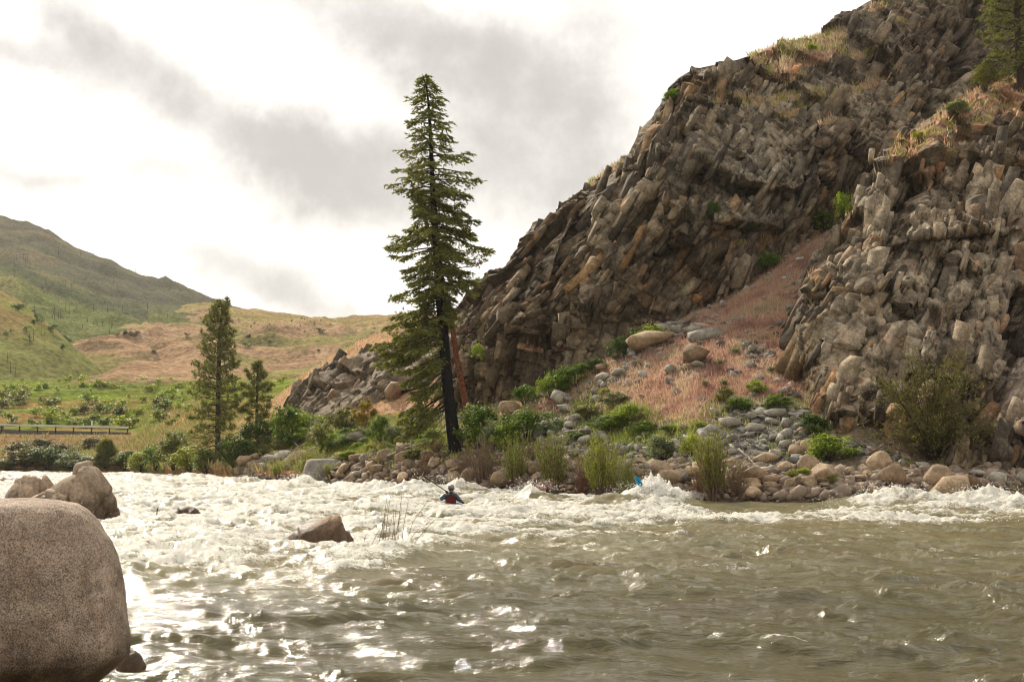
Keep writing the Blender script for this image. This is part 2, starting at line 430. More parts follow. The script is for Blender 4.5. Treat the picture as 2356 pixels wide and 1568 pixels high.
G[:, :, 2] += (n.reshape(G.shape[:2])) * wz + fbm2(p2[:, 0] / 14, p2[:, 1] / 14, 3, 9).reshape(G.shape[:2]) * 1.6
SH_mtn = Sheet(G); q = SH_mtn.q
C = colmix(len(q), (.10, .098, .062))
f = fbm2(p2[:, 0] / 60, p2[:, 1] / 60, 5, 31); f2 = fbm2(p2[:, 0] / 25, p2[:, 1] / 40, 5, 61)
put(C, sstep(f, 0, .35), (.16, .13, .08), .8)
low = sstep(q[:, 1] - np.interp(q[:, 0], [-300, 0, 264, 450], [500, 600, 700, 730]), -25, 20)
put(C, low, (.125, .145, .05), .85); put(C, low * sstep(f2, .1, .4), (.2, .17, .09), .7)
put(C, (1 - low) * sstep(f2, .05, .3), (.085, .08, .065), .75)
put(C, dpoly(q, [(-100, 560), (0, 605), (120, 660), (264, 705), (330, 725)]) < 14, (.07, .08, .05), .75)
put(C, sstep(dpoly(q, [(40, 655), (0, 650), (-100, 600)]), 30, 0), (.3, .27, .1), .5)
sheet_obj('mountain', G, M['hill'], C, kind='structure')
# ---- spur at the left edge
xs = np.linspace(-700, 300, 16)
cr = [(-700, 480, 380), (-200, 600, 380), (0, 667, 370), (50, 700, 362), (100, 735, 352), (140, 768, 345), (180, 806, 338), (300, 910, 320)]
net = rows_net([[(-700, 950, 250), (300, 940, 270)], [(-700, 780, 300), (0, 800, 300), (180, 872, 300), (300, 930, 300)], cr, [(x, y + 30, D + 60) for x, y, D in cr]], xs)
G = loft(net, 70, 110); p = G.reshape(-1, 3)
G[:, :, 2] += fbm2(p[:, 0] / 22, p[:, 1] / 22, 4, 5).reshape(G.shape[:2]) * 2.2
SH_spur = Sheet(G); q = SH_spur.q; C = colmix(len(q), (.21, .16, .07)); f = fbm2(p[:, 0] / 12, p[:, 1] / 20, 4, 77)
put(C, sstep(f, 0, .3), (.17, .19, .05), .8); put(C, sstep(q[:, 1], 740, 800), (.12, .15, .05), .6)
sheet_obj('hillside_spur', G, M['hill'], C, kind='structure')
# ---- rolling tan hills
xs = np.linspace(-60, 1500, 46)
silh = [(-60, 800, 640), (300, 745, 640), (380, 722, 640), (440, 702, 640), (475, 697, 640), (510, 704, 640), (545, 715, 640), (600, 716, 640), (640, 722, 640), (700, 731, 640), (740, 741, 640), (800, 736, 640), (870, 731, 640), (960, 728, 640), (1500, 715, 640)]
net = rows_net([[(-60, 960, 240), (1500, 960, 240)], [(-60, 890, 265), (220, 888, 265), (500, 890, 265), (700, 880, 265), (1500, 880, 265)],
                [(-60, 880, 300), (150, 880, 300), (230, 868, 300), (290, 846, 300), (360, 856, 300), (430, 858, 300), (520, 846, 300), (640, 860, 300), (800, 852, 300), (1500, 850, 300)],
                [(-60, 884, 330), (230, 876, 330), (300, 856, 330), (430, 850, 330), (640, 862, 330), (1500, 850, 330)],
                [(-60, 850, 365), (40, 822, 365), (130, 812, 365), (200, 800, 365), (290, 806, 365), (350, 824, 365), (430, 806, 365), (520, 803, 365), (620, 822, 365), (740, 812, 365), (840, 800, 365), (1500, 800, 365)],
                [(-60, 856, 400), (130, 816, 400), (290, 810, 400), (350, 828, 400), (430, 811, 400), (620, 820, 400), (1500, 802, 400)],
                [(-60, 830, 440), (50, 795, 440), (120, 776, 440), (200, 768, 440), (300, 764, 440), (400, 772, 440), (480, 765, 440), (560, 778, 440), (640, 768, 440), (760, 778, 440), (850, 768, 440), (1500, 770, 440)],
                [(-60, 832, 480), (200, 772, 480), (300, 767, 480), (400, 772, 480), (560, 776, 480), (760, 776, 480), (1500, 768, 480)],
                [(-60, 815, 540), (300, 757, 540), (420, 738, 540), (560, 742, 540), (700, 752, 540), (1500, 742, 540)], silh, [(x, y + 40, 800) for x, y, D in silh]], xs)
G = loft(net, 240, 330); p = G.reshape(-1, 3)
wz = np.interp(G[:, :, 1], [240, 300, 400, 560, 640, 800], [.6, 2.0, 4.2, 3.8, .6, 2])
nn_ = fbm2(p[:, 0] / 38, p[:, 1] / 38, 3, 15, .5, True)
G[:, :, 2] += nn_.reshape(G.shape[:2]) * wz + fbm2(p[:, 0] / 7, p[:, 1] / 7, 3, 19).reshape(G.shape[:2]) * .35
SH_roll = Sheet(G); q = SH_roll.q; C = colmix(len(q), (.29, .19, .115))
f = fbm2(p[:, 0] / 30, p[:, 1] / 55, 5, 41); f2 = fbm2(p[:, 0] / 9, p[:, 1] / 22, 5, 47)
put(C, sstep(f, -.02, .28), (.2, .185, .07), .85); put(C, sstep(f2, .12, .4), (.13, .13, .055), .6); put(C, sstep(-f2, .2, .45), (.38, .27, .18), .7)
put(C, sstep(-nn_, -.1, .3), (.15, .13, .06), .6)
put(C, sstep(p[:, 1], 480, 560) * sstep(q[:, 0], 450, 560), (.26, .2, .085), .6)
put(C, sstep(q[:, 1], 868, 890), (.13, .17, .035), .9)
sheet_obj('rolling_hills', G, M['hill'], C, kind='structure')
# ---- meadow, road shoulder and left river bank
xs = np.linspace(-700, 760, 36)
def wrow(z, off): return [(x, y, dist0(y) + off) for x, y in WL]
def uw(l, z, off):
    o_ = []
    for x, y in l:
        D = dist0(y) + off; o_.append((x, 1045 + (EYE - z) * F / D, D))
    return o_
net = rows_net([uw(WL, -1.2, -4), uw(WL, .0, 0), uw(WL, .9, 1.5), [(-700, 1030, 172), (100, 1035, 172), (300, 1045, 160), (500, 1060, 128), (620, 1062, 110), (760, 1050, 100)],
                [(-700, 999, 184), (0, 1000, 184), (200, 1004, 184), (300, 1012, 180), (420, 1000, 160), (560, 1000, 135), (760, 985, 118)],
                [(-700, 996, 190), (300, 1000, 190), (420, 985, 175), (560, 975, 150), (760, 960, 130)],
                [(-700, 989, 197), (300, 993, 197), (420, 965, 190), (560, 950, 165), (760, 940, 145)],
                [(-700, 975, 206), (300, 982, 206), (400, 950, 206), (560, 915, 180), (760, 900, 160)],
                [(-700, 925, 235), (200, 930, 235), (430, 920, 235), (560, 890, 210), (760, 870, 200)],
                [(-700, 880, 272), (200, 885, 272), (430, 893, 272), (760, 880, 260)], [(-700, 862, 310), (0, 858, 310), (200, 880, 310), (760, 900, 310)]], xs)
G = loft(net, 260, 330); p = G.reshape(-1, 3)
wz = np.interp(G[:, :, 1], [100, 150, 183, 186, 200, 215, 260], [.25, .5, .4, .05, .05, .5, .8])
G[:, :, 2] += fbm2(p[:, 0] / 7, p[:, 1] / 7, 4, 25).reshape(G.shape[:2]) * wz
SH_mead = Sheet(G); q = SH_mead.q; C = colmix(len(q), (.15, .165, .04))
f = fbm2(p[:, 0] / 9, p[:, 1] / 16, 5, 51); f2 = fbm2(p[:, 0] / 20, p[:, 1] / 12, 5, 57)
put(C, sstep(f2, -.05, .25) * sstep(q[:, 1], 905, 935), (.25, .14, .065), .8)
put(C, sstep(f, .0, .3), (.12, .175, .025), .7); put(C, sstep(-f, .2, .4), (.22, .2, .07), .5)
put(C, sstep(q[:, 1], 890, 870) , (.16, .21, .035), .7)
put(C, sstep(q[:, 1], 985, 1004), (.24, .14, .08), .8); put(C, sstep(q[:, 1], 1000, 1030) * sstep(f, -.1, .2), (.13, .14, .05), .7)
put(C, sstep(q[:, 0], 330, 430) * sstep(q[:, 1], 920, 950) * sstep(-f2, -.3, .1), (.42, .22, .12), .85)
sheet_obj('meadow', G, M['meadow'], C, kind='structure')
# ---- tan hillside behind the firs
xs = np.linspace(540, 1400, 30)
sg = [(540, 985, 165), (600, 940, 150), (620, 927, 146), (650, 905, 142), (700, 865, 138), (760, 829, 134), (800, 802, 130), (870, 774, 126), (950, 752, 122), (1060, 722, 120), (1200, 690, 120), (1400, 640, 120)]
fg = [(540, 1030, 112), (700, 990, 104), (850, 975, 98), (1030, 965, 92), (1200, 960, 90), (1400, 960, 90)]
net = rows_net([[(x, y + 60, D - 6) for x, y, D in fg], fg, [(540, 1000, 135), (700, 915, 118), (850, 860, 110), (1030, 830, 106), (1200, 820, 106), (1400, 800, 106)], sg, [(x, y + 50, D + 45) for x, y, D in sg]], xs)
G = loft(net, 150, 230); p = G.reshape(-1, 3)
G[:, :, 2] += fbm2(p[:, 0] / 5, p[:, 1] / 5, 5, 25).reshape(G.shape[:2]) * .45
SH_tan = Sheet(G); q = SH_tan.q; C = colmix(len(q), (.42, .25, .155)); f = fbm2(p[:, 0] / 3, p[:, 1] / 8, 5, 81)
put(C, sstep(f, .05, .35), (.32, .27, .1), .8); put(C, sstep(q[:, 1], 930, 990), (.2, .2, .06), .7)
sheet_obj('tan_hillside', G, M['soil'], C, kind='structure')
# ---- right bank: shore, talus and the gully of red grass
xs = np.linspace(540, 3000, 70)
r1 = [(540, 1064, 112), (700, 1052, 95), (850, 1038, 84), (1050, 1036, 76), (1250, 1040, 70), (1400, 1042, 65.5), (1600, 1040, 61), (1800, 1040, 59), (1960, 1050, 57.5), (2356, 1048, 57.5), (3000, 1040, 58)]
r2 = [(540, 1010, 122), (700, 985, 104), (850, 968, 96), (1030, 955, 88), (1200, 925, 82), (1330, 870, 79), (1500, 778, 78), (1680, 700, 80), (1860, 572, 84), (2000, 470, 89), (2200, 330, 97), (3000, 100, 104)]
rm = [(540, 1040, 117), (700, 1020, 100), (850, 1002, 90), (1050, 1000, 82), (1250, 990, 75.5), (1400, 945, 71.5), (1600, 880, 68.5), (1800, 830, 69), (1960, 800, 70), (2356, 760, 71), (3000, 700, 72)]
net = rows_net([uw(WL, -1.4, -5), uw(WL, -.35, -1.2), uw(WL, .35, .6), [(a, (1045 + (EYE - .9) * F / (dist0(wly(a)) + 1.8)), dist0(wly(a)) + 1.8) for a in np.linspace(540, 3000, 30)],
                r1, rm, r2, [(x, y - 10, D + 14) for x, y, D in r2]], xs)
G = loft(net, 330, 520); p = G.reshape(-1, 3)
wz = np.interp(G[:, :, 1], [45, 60, 80, 120], [.1, .16, .3, .5])
G[:, :, 2] += fbm2(p[:, 0] / 2.6, p[:, 1] / 2.6, 5, 35, .6).reshape(G.shape[:2]) * wz
SH_bank = Sheet(G); q = SH_bank.q; C = colmix(len(q), (.2, .15, .1)); f = fbm2(p[:, 0] / 1.6, p[:, 1] / 3, 5, 91); f2 = fbm2(p[:, 0] / .9, p[:, 1] / 1.2, 5, 93)
RED = [(1250, 935, 70, 18, 10), (1380, 880, 60, 30, 20), (1480, 860, 90, 50, 28), (1600, 800, 110, 55, 30), (1700, 740, 110, 50, 35), (1800, 660, 120, 60, 45), (1650, 880, 110, 60, 10), (1780, 850, 90, 60, 0), (1540, 940, 90, 30, 10), (1800, 760, 60, 70, 0), (1850, 600, 40, 40, 40)]
GRN = [(1440, 955, 70, 28, 5), (1560, 985, 90, 25, 0), (1400, 1000, 90, 30, 0), (1660, 935, 40, 20, 0), (1790, 935, 60, 18, 0), (860, 1040, 120, 25, 5), (780, 1015, 120, 25, 10), (980, 1010, 100, 30, 0), (1350, 920, 50, 20, 20), (1500, 1010, 80, 20, 0), (700, 1040, 80, 20, 0), (1830, 1020, 40, 30, 0), (1870, 1000, 30, 30, 0)]
mred = np.clip(sum(ell(q, *e) for e in RED), 0, 1); mgrn = np.clip(sum(ell(q, *e) for e in GRN), 0, 1)
shore = sstep(q[:, 1], wly(q[:, 0]) - 75, wly(q[:, 0]) - 30)
put(C, mred * sstep(f, -.5, .0), (.47, .28, .205), 1.2); put(C, mgrn * sstep(f2, -.35, .1), (.2, .25, .045), 1)
put(C, shore, (.17, .13, .09), .8); put(C, sstep(p[:, 2], .35, .1), (.07, .055, .04), .9)
TAL = [(1330, 985, 60, 40, 35), (1290, 1010, 70, 25, 0), (1480, 800, 60, 14, 30), (1560, 770, 60, 14, 30), (1590, 850, 40, 14, 10), (1720, 960, 60, 40, -10), (1790, 985, 70, 60, 0), (1600, 1020, 90, 25, 0), (1820, 1050, 90, 30, 0), (1740, 820, 30, 40, 30), (1400, 880, 70, 14, 28), (1450, 1030, 80, 15, 0), (1990, 1040, 70, 18, 0), (1760, 1020, 120, 25, 0)]
mtal = np.clip(sum(ell(q, *e) for e in TAL), 0, 1); put(C, mtal, (.21, .195, .165), .9)
sheet_obj('river_bank', G, M['soil'], C, kind='structure')

# thin summer haze over the whole valley
hz_ = bpy.data.meshes.new('haze'); hx, hy0, hy1, hz0, hz1 = 3300.0, -3300.0, 3300.0, -6.0, 270.0
hz_.from_pydata([(x, y, z) for x in (-hx, hx) for y in (hy0, hy1) for z in (hz0, hz1)], [], [(0, 1, 3, 2), (4, 6, 7, 5), (0, 4, 5, 1), (2, 3, 7, 6), (0, 2, 6, 4), (1, 5, 7, 3)])
hm_ = bpy.data.materials.new('haze'); hm_.use_nodes = True; t = NT(hm_.node_tree); t.n.clear(); out = t.new('ShaderNodeOutputMaterial')
pv = t.new('ShaderNodeVolumePrincipled'); pv.inputs['Color'].default_value = (.95, .94, .92, 1); pv.inputs['Density'].default_value = .00010; pv.inputs['Anisotropy'].default_value = .3
t.link(pv.outputs[0], out.inputs['Volume']); hz_.materials.append(hm_); tag(obj('haze', hz_), kind='stuff')

# ---------------------------------------------------------------- cliffs
def rot_axes():
    a = np.array([.42, .12, .9]); a /= np.linalg.norm(a)      # joints lean up to the right
    b = np.cross(a, [0, 1, 0]); b /= np.linalg.norm(b); c = np.cross(a, b)
    return np.stack([b, c, a])
AX = rot_axes()
LEAN = np.array([.55, 0, -.75])           # most facets tip the same way, like beds in the rock
def fracture(p, size, aniso, seed, wf=.14):
    """blocky step displacement and closeness to a joint"""
    q3 = (p @ AX.T) / size / np.array([.8, 1.1, aniso])
    q3 = q3 + np.stack([perlin3(q3 * .6 + 3 * k, seed + k) for k in range(3)], 1) * wf
    f1, f2, off, h = worley3(q3, seed)
    tilt = (RND[h, 3:6] - .5) * 2.0 + LEAN * .8
    return (RND[h, 6] - .5) * .9 + (off * tilt).sum(1), f2 - f1, h
def blocks(p, size, ratio, seed):
    """straight-jointed blocks: leaning courses cut across by staggered joints; direction changes from zone to zone"""
    z1, z2, off, zh = worley3(p / 9.0 + np.stack([perlin3(p / 5 + 4 * k, seed + 40 + k) for k in range(3)], 1) * .25, 900)
    an = (RND[zh, 1] - .5) * .7; ca, sa = np.cos(an), np.sin(an)
    q = p @ AX.T
    u = q[:, 0] * ca - q[:, 2] * sa; v = q[:, 0] * sa + q[:, 2] * ca; d_ = q[:, 1]
    wn = perlin3(p / (size * 2.2), seed + 3) * .45; wn2 = perlin3(p / (size * 2.2) + 7, seed + 5) * .45
    uu = u / size + wn; iu = np.floor(uu).astype(np.int64)
    hu = hsh(iu, zh, seed)
    vv = v / (size * ratio) + RND[hu, 0] * 3 + wn2 * .6; iv = np.floor(vv).astype(np.int64)
    h = hsh(iu, iv, seed + 11 + (zh & 255)); fu = uu - iu; fv = vv - iv
    split = RND[h, 0] > .55; c0 = .3 + .4 * RND[h, 1]
    side = (fu > c0) & split
    lo = np.where(side, c0, 0); hi = np.where(split & ~side, c0, 1.0)
    h = np.where(side, hsh(h, 5, seed), h)
    eu = np.minimum(fu - lo, hi - fu) * size; ev = np.minimum(fv, 1 - fv) * size * ratio
    lu = fu - (lo + hi) / 2; lv = fv - .5
    val = (RND[h, 6] - .5) * 1.0 + lu * ((RND[h, 3] - .5) * 1.6 + .65) - lv * ((RND[h, 4] - .5) * 1.4 + .7)
    return val, np.minimum(eu, ev), h
def carve(G, amps, seed, mask=1.0):
    p = G.reshape(-1, 3); nr = gnormals(G).reshape(-1, 3)
    flip = (nr * (np.array([0, 0, EYE]) - p)).sum(1) < 0; nr[flip] *= -1
    nr = nr * .35 + np.array([-.15, -.8, .12]); nr /= np.linalg.norm(nr, axis=1)[:, None]
    D = np.zeros(len(p)); ids = []
    for k, (size, amp, an) in enumerate(amps):
        if k == 0: d, e, h = fracture(p, size, an, seed); e = e * size * .5
        else: d, e, h = blocks(p, size, an, seed + k * 7)
        loc = 1.0 if k == 0 else np.clip(.62 + 2.3 * fbm3(p / (3.5 * size) + 9, 2, seed + 60 + k), .08, 1.5)
        D += amp * loc * d - np.exp(-(e / .075) ** 2) * min(.3, amp * .7) * np.clip(RND[h, 2] * 2.2 - .9, 0, 1)
        ids.append(h)
    D += fbm3(p / 2.5, 3, seed + 50) * .07
    out = p + nr * (D * mask)[:, None]
    return out.reshape(G.shape), D, ids[1], ids[0], ids[2]

def box_hull(r):
    import bmesh
    v = np.array([[x, y, z] for x in (-1, 1) for y in (-1, 1) for z in (-1, 1)], float) * r.uniform(.55, 1.1, (8, 3))
    v[:, 0] += v[:, 2] * r.uniform(-.5, .5); v[:, 0] += v[:, 1] * r.uniform(-.3, .3)
    keep = [q_ for q_ in v]
    for k in r.choice(8, r.integers(1, 4), replace=False):             # a few corners knocked off
        q_ = v[k]; keep = [w_ for w_ in keep if not np.allclose(w_, q_)]
        for ax_ in range(3):
            w_ = q_.copy(); w_[ax_] *= r.uniform(.0, .5); keep.append(w_)
    bm = bmesh.new()
    for q_ in keep: bm.verts.new(q_)
    res = bmesh.ops.convex_hull(bm, input=bm.verts)
    bmesh.ops.delete(bm, geom=list({e for e in res['geom_interior'] + res['geom_unused'] if isinstance(e, bmesh.types.BMVert)}), context='VERTS')
    bmesh.ops.triangulate(bm, faces=bm.faces); bm.verts.index_update()
    o_ = np.array([x.co[:] for x in bm.verts]), np.array([[x.index for x in y.verts] for y in bm.faces]); bm.free(); return o_
BOXES = [box_hull(np.random.default_rng(500 + k)) for k in range(28)]
def zone_angle(p):
    _, _, _, zh = worley3(p / 9.0 + np.stack([perlin3(p / 5 + 4 * k, 140 + k) for k in range(3)], 1) * .25, 900)
    return (RND[zh, 1] - .5) * .7
def cliff_blocks(parent, sheet, C, mask, spec, seed, nbig, thick=None):
    """spec: (count, smallest, largest) sizes in metres, biggest first"""
    r = np.random.default_rng(seed); VV, FF, CC = [], [], []; nv = 0; made = 0
    for n, s0, s1 in spec:
        pos, idx = sheet.scatter(mask, n, r); an = zone_angle(pos) + r.normal(0, .055, n)
        s = s0 + (s1 - s0) * r.uniform(0, 1, n) ** 1.6; order = np.argsort(-s)
        nn = sheet.nrm[idx].copy(); fl = (nn * (np.array([0, 0, EYE]) - pos)).sum(1) < 0; nn[fl] *= -1
        for i in order:
            ca, sa = math.cos(an[i]), math.sin(an[i])
            B_, A_ = AX[0] * ca - AX[2] * sa, AX[0] * sa + AX[2] * ca
            N_ = nn[i] * .3 + np.array([-.3, -.7, .16]) + r.normal(0, .065, 3); N_ /= np.linalg.norm(N_)
            A_ = A_ - N_ * (A_ @ N_); A_ /= np.linalg.norm(A_); B_ = np.cross(A_, N_)
            bv, bf = BOXES[int(r.integers(28))]
            sc = s[i] * np.array([r.uniform(.2, .48), r.uniform(.15, .28) if thick is None else thick, r.uniform(.6, 1.7)])
            v = bv * sc; v = v[:, :1] * B_ + v[:, 1:2] * N_ + v[:, 2:] * A_
            c0 = pos[i] - N_ * sc[1] * r.uniform(.68, 1.1)
            col = C[idx[i]] * r.uniform(.78, 1.3); col = col * (1 - .0) + 0 * col
            if r.uniform() < .08: col = np.array([.08, .064, .048]) * r.uniform(.8, 1.4)
            elif r.uniform() < .08: col = col * np.array([1.15, .92, .7])
            if made < nbig and s0 == spec[0][1]:
                me_ = mesh_np('rock_block', v, bf, M['cliff'], False, {'Col': np.tile(col, (len(v), 1))}); obj('rock_block', me_, parent, c0); made += 1
            else:
                VV.append(v + c0); FF.append(bf + nv); CC.append(np.tile(col, (len(v), 1))); nv += len(v)
    o_ = obj('rock_fragments', mesh_np('rock_fragments', np.concatenate(VV), np.concatenate(FF), M['cliff'], False, {'Col': np.concatenate(CC)}), parent); tag(o_, kind='stuff')
# main wall
silc = [(1030, 735), (1045, 715), (1062, 690), (1085, 660), (1100, 650), (1130, 627), (1165, 625), (1200, 560), (1232, 512), (1265, 512), (1300, 470), (1370, 415), (1450, 355), (1480, 300), (1520, 250), (1560, 180), (1600, 158), (1700, 136), (1745, 122), (1790, 106), (1850, 95), (1920, 68), (1935, 40), (1992, 6), (2060, -30), (2300, -150), (2800, -260), (3100, -300)]
foot = [(1030, 950, 88), (1200, 925, 85), (1330, 870, 82.5), (1500, 775, 82), (1680, 700, 84), (1860, 560, 88.5), (2000, 470, 93), (2200, 330, 98), (2400, 250, 102), (3100, 150, 104)]
rim = [(1030, 780, 90), (1060, 735, 90), (1130, 660, 90), (1200, 600, 89), (1300, 505, 88), (1400, 430, 87.5), (1500, 325, 87), (1560, 245, 87), (1640, 235, 88), (1720, 250, 89), (1850, 265, 91), (1950, 250, 94), (2050, 210, 98), (2200, 140, 104), (2400, 60, 108), (3100, -100, 110)]
mid = [(1030, 870, 88), (1200, 780, 85), (1330, 700, 83.5), (1500, 560, 82.5), (1680, 480, 83.5), (1860, 420, 88), (2000, 360, 92), (2200, 250, 100), (2400, 160, 104), (3100, 50, 106)]
xs = np.array([1030, 1045, 1065, 1100, 1130, 1165, 1200, 1235, 1265, 1300, 1370, 1450, 1480, 1520, 1560, 1600, 1650, 1700, 1745, 1790, 1850, 1900, 1935, 1992, 2060, 2150, 2300, 2500, 2800.])
sr = [(x, y, np.interp(x, [1030, 1200, 1480, 1560, 1700, 1850, 2000, 2300, 3100], [96, 96, 94, 94, 97, 103, 108, 116, 122])) for x, y in silc]
net = rows_net([[(x, y + 90, D - 1.5) for x, y, D in foot], foot, mid, rim, sr, [(x, y + 12, D + 6) for x, y, D in sr], [(x, y + 90, D + 30) for x, y, D in sr]], xs)
side = net[:, :1] + np.array([[[.5, 22, -1.0]]]); net = np.concatenate([side, net], 1)
G = loft(net, 520, 640, plin, plin, .05)
# soften the control creases a little
for _ in range(6):
    G[1:-1, 1:-1] = (G[1:-1, 1:-1] * 2 + G[:-2, 1:-1] + G[2:, 1:-1] + G[1:-1, :-2] + G[1:-1, 2:]) / 6
q = px(G)
def wedge(q, x0, x1, ytop, ybot, depth, sl=0.0, soft=22):
    """a block standing proud that ends in an overhang at its foot"""
    yy = q[..., 1] - sl * (q[..., 0] - x0)
    t = np.clip((yy - ytop) / (ybot - ytop), 0, 1) ** 1.3
    v = t * sstep(yy, ybot + 5, ybot - 3)
    return depth * v * sstep(q[..., 0], x0 - soft, x0 + soft) * sstep(q[..., 0], x1 + soft, x1 - soft)
dY = np.zeros(G.shape[:2])
dY -= wedge(q, 1590, 1700, 250, 372, 2.2, .55); dY -= wedge(q, 1690, 1845, 240, 432, 2.0, .05); dY -= wedge(q, 1490, 1560, 250, 352, 1.3, .3)
dY -= wedge(q, 1880, 1985, 270, 350, 1.6, -.12); dY -= wedge(q, 1650, 1800, 430, 512, 1.3, .12); dY -= wedge(q, 1510, 1600, 490, 548, 1.3, -.1)
dY -= wedge(q, 1270, 1420, 560, 690, .9, .2); dY -= wedge(q, 1110, 1260, 640, 760, .8, .1); dY -= wedge(q, 1560, 1640, 180, 232, .8, .1)
dY += 3.0 * np.exp(-(dpoly(q, [(1868, 250), (1872, 330), (1880, 400), (1900, 440), (1895, 500)]) / 9) ** 2)
dY += 2.2 * ell(q, 1527, 562, 26, 20, 10) + 1.2 * ell(q, 1290, 760, 30, 60, -20) + 1.0 * ell(q, 1400, 650, 26, 70, -25)
dY += 2.5 * np.exp(-(dpoly(q, [(1210, 880), (1300, 800), (1330, 860)]) / 14) ** 2) * 0
for a in ([(1500, 350), (1440, 480), (1400, 600)], [(1350, 450), (1300, 560), (1255, 700)], [(1600, 400), (1560, 480), (1480, 650)], [(1240, 540), (1190, 680), (1160, 800)], [(1950, 330), (1925, 420), (1940, 470)], [(2020, 220), (1990, 330), (1960, 420)]):
    dY += 1.3 * np.exp(-(dpoly(q, a) / 8) ** 2)
dY += 6.0 * np.exp(-(dpoly(q, [(2275, -60), (2240, 60), (2200, 140), (2120, 260)]) / 20) ** 2)
G[:, :, 1] += dY
fade = np.ones(G.shape[:2]); 
G, Dd, ids, ids0, ids2 = carve(G, [(5.5, 1.15, 1.7), (2.2, .78, 1.9), (.9, .33, 1.7), (.38, .14, 1.5)], 100)
SH_cliff = Sheet(G); q = SH_cliff.q; p = SH_cliff.p
def cliff_colour(p, q, ids, ids0, ids2, seed):
    C = colmix(len(q), (.20, .145, .088))
    C *= (.6 + .85 * RND[ids, 7])[:, None] * (.62 + .8 * RND[ids2, 7] ** 1.5)[:, None]
    f = fbm3(p / 5.0, 4, seed); f2 = fbm3(p / 1.6 * np.array([1, 1, .5]), 4, seed + 9)
    put(C, sstep(f, .05, .35), (.36, .285, .19), .65); put(C, sstep(-f, .02, .3), (.115, .083, .055), .65)
    put(C, sstep(f2, .2, .42), (.29, .14, .06), .5)
    put(C, (RND[ids0, 7] > .72) * 1.0, (.38, .315, .225), .5)
    li = fbm3(p / .9, 5, seed + 21, .65) + .6 * fbm3(p / 4.5, 3, seed + 23)
    put(C, sstep(li, .20, .30), (.06, .05, .04), .75); put(C, sstep(-li, .34, .42) , (.40, .345, .26), .5)
    C *= (.85 + .3 * RND[ids2, 5])[:, None]
    return C
C = cliff_colour(p, q, ids, ids0, ids2, 300)
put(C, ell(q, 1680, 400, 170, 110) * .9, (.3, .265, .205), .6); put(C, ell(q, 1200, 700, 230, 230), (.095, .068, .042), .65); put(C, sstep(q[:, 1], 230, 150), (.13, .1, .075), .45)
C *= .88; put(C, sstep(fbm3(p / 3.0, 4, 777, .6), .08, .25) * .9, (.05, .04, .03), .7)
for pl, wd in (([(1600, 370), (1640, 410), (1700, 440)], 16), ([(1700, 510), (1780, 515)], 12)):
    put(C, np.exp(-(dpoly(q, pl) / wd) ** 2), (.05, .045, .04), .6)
LED = [([(1745, 128), (1800, 118), (1860, 108), (1930, 82)], 20), ([(1780, 160), (1860, 140), (1930, 115)], 17), ([(1690, 175), (1745, 168), (1790, 175)], 8), ([(1650, 225), (1720, 232), (1780, 240)], 13), ([(1800, 190), (1840, 170)], 9),
       ([(1800, 222), (1880, 222), (1980, 200), (2060, 172)], 11), ([(1790, 268), (1850, 250), (1875, 236)], 9), ([(1880, 285), (1940, 276)], 7), ([(1640, 568), (1700, 560), (1790, 548)], 9), ([(1195, 795), (1245, 805)], 7),
       ([(2000, 22), (2040, 10)], 8), ([(2060, 40), (2110, 55)], 10), ([(1960, 130), (2010, 120)], 10), ([(1210, 900), (1300, 900)], 6), ([(1360, 420), (1440, 368)], 4)]
mled = np.zeros(len(q))
for pl, wd in LED: mled = np.maximum(mled, np.exp(-(dpoly(q, pl) / wd) ** 2))
lf = fbm3(p / .8, 3, 400)
put(C, sstep(mled + lf * .5, .4, .6) , (.42, .25, .15), .9); put(C, sstep(mled + lf * .5, .4, .6) * sstep(fbm3(p / 1.7, 3, 410), 0, .2), (.24, .23, .07), .8)
led_cliff = mled
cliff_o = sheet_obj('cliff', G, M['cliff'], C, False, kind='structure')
vis = (q[:, 1] > -60) * (q[:, 0] < 2420) * 1.0
cliff_blocks(cliff_o, SH_cliff, C, vis * (1 - np.clip(mled * 1.3, 0, 1)) * sstep(SH_cliff.nrm[:, 2], .75, .45) * (q[:, 1] > np.interp(q[:, 0], [s_[0] for s_ in silc], [s_[1] for s_ in silc]) + 14), [(1500, .5, 1.25), (3600, .2, .55)], 1001, 150)

# right buttress
E = [(2480, 120, 93), (2400, 150, 90), (2330, 185, 87), (2250, 215, 85), (2170, 262, 83), (2090, 330, 80), (2020, 395, 77.5), (1965, 465, 75), (1935, 535, 73), (1880, 610, 71), (1848, 690, 69), (1832, 755, 67.5), (1855, 825, 66), (1872, 895, 64.5), (1880, 960, 62.5), (1925, 1010, 60.5), (1985, 1050, 59), (2000, 1130, 57)]
rows = []
for i, (x, y, D) in enumerate(E):
    t = i / (len(E) - 1); ye = 40 + 1100 * t
    r_ = [P(x + 14, y - 2, D + 30), P(x + 3, y - 2, D + 9), P(x, y, D + 2.2), P(x + 22, y + 3, D)]
    for k, u in enumerate((.12, .24, .38, .55, .75, 1)):
        xx = x + 22 + (2720 - x) * u
        yy = y + (ye - y) * u
        Dn = np.interp(yy, [165, 400, 540, 740, 900, 1045, 1130], [88, 78, 72.5, 66.5, 62.5, 58.2, 57.2]) - .8 * math.sin(3 * u)
        r_.append(P(xx, yy, Dn))
    rows.append(r_)
net = np.array(rows)
top = net[:1] + np.array([[[0, 14, 1.0]]]); top2 = net[:1] + np.array([[[0, 40, -8.0]]]); net = np.concatenate([top2, top, net], 0)
G = loft(net, 600, 520, plin, plin, .02)
for _ in range(8):
    G[1:-1, 1:-1] = (G[1:-1, 1:-1] * 2 + G[:-2, 1:-1] + G[2:, 1:-1] + G[1:-1, :-2] + G[1:-1, 2:]) / 6
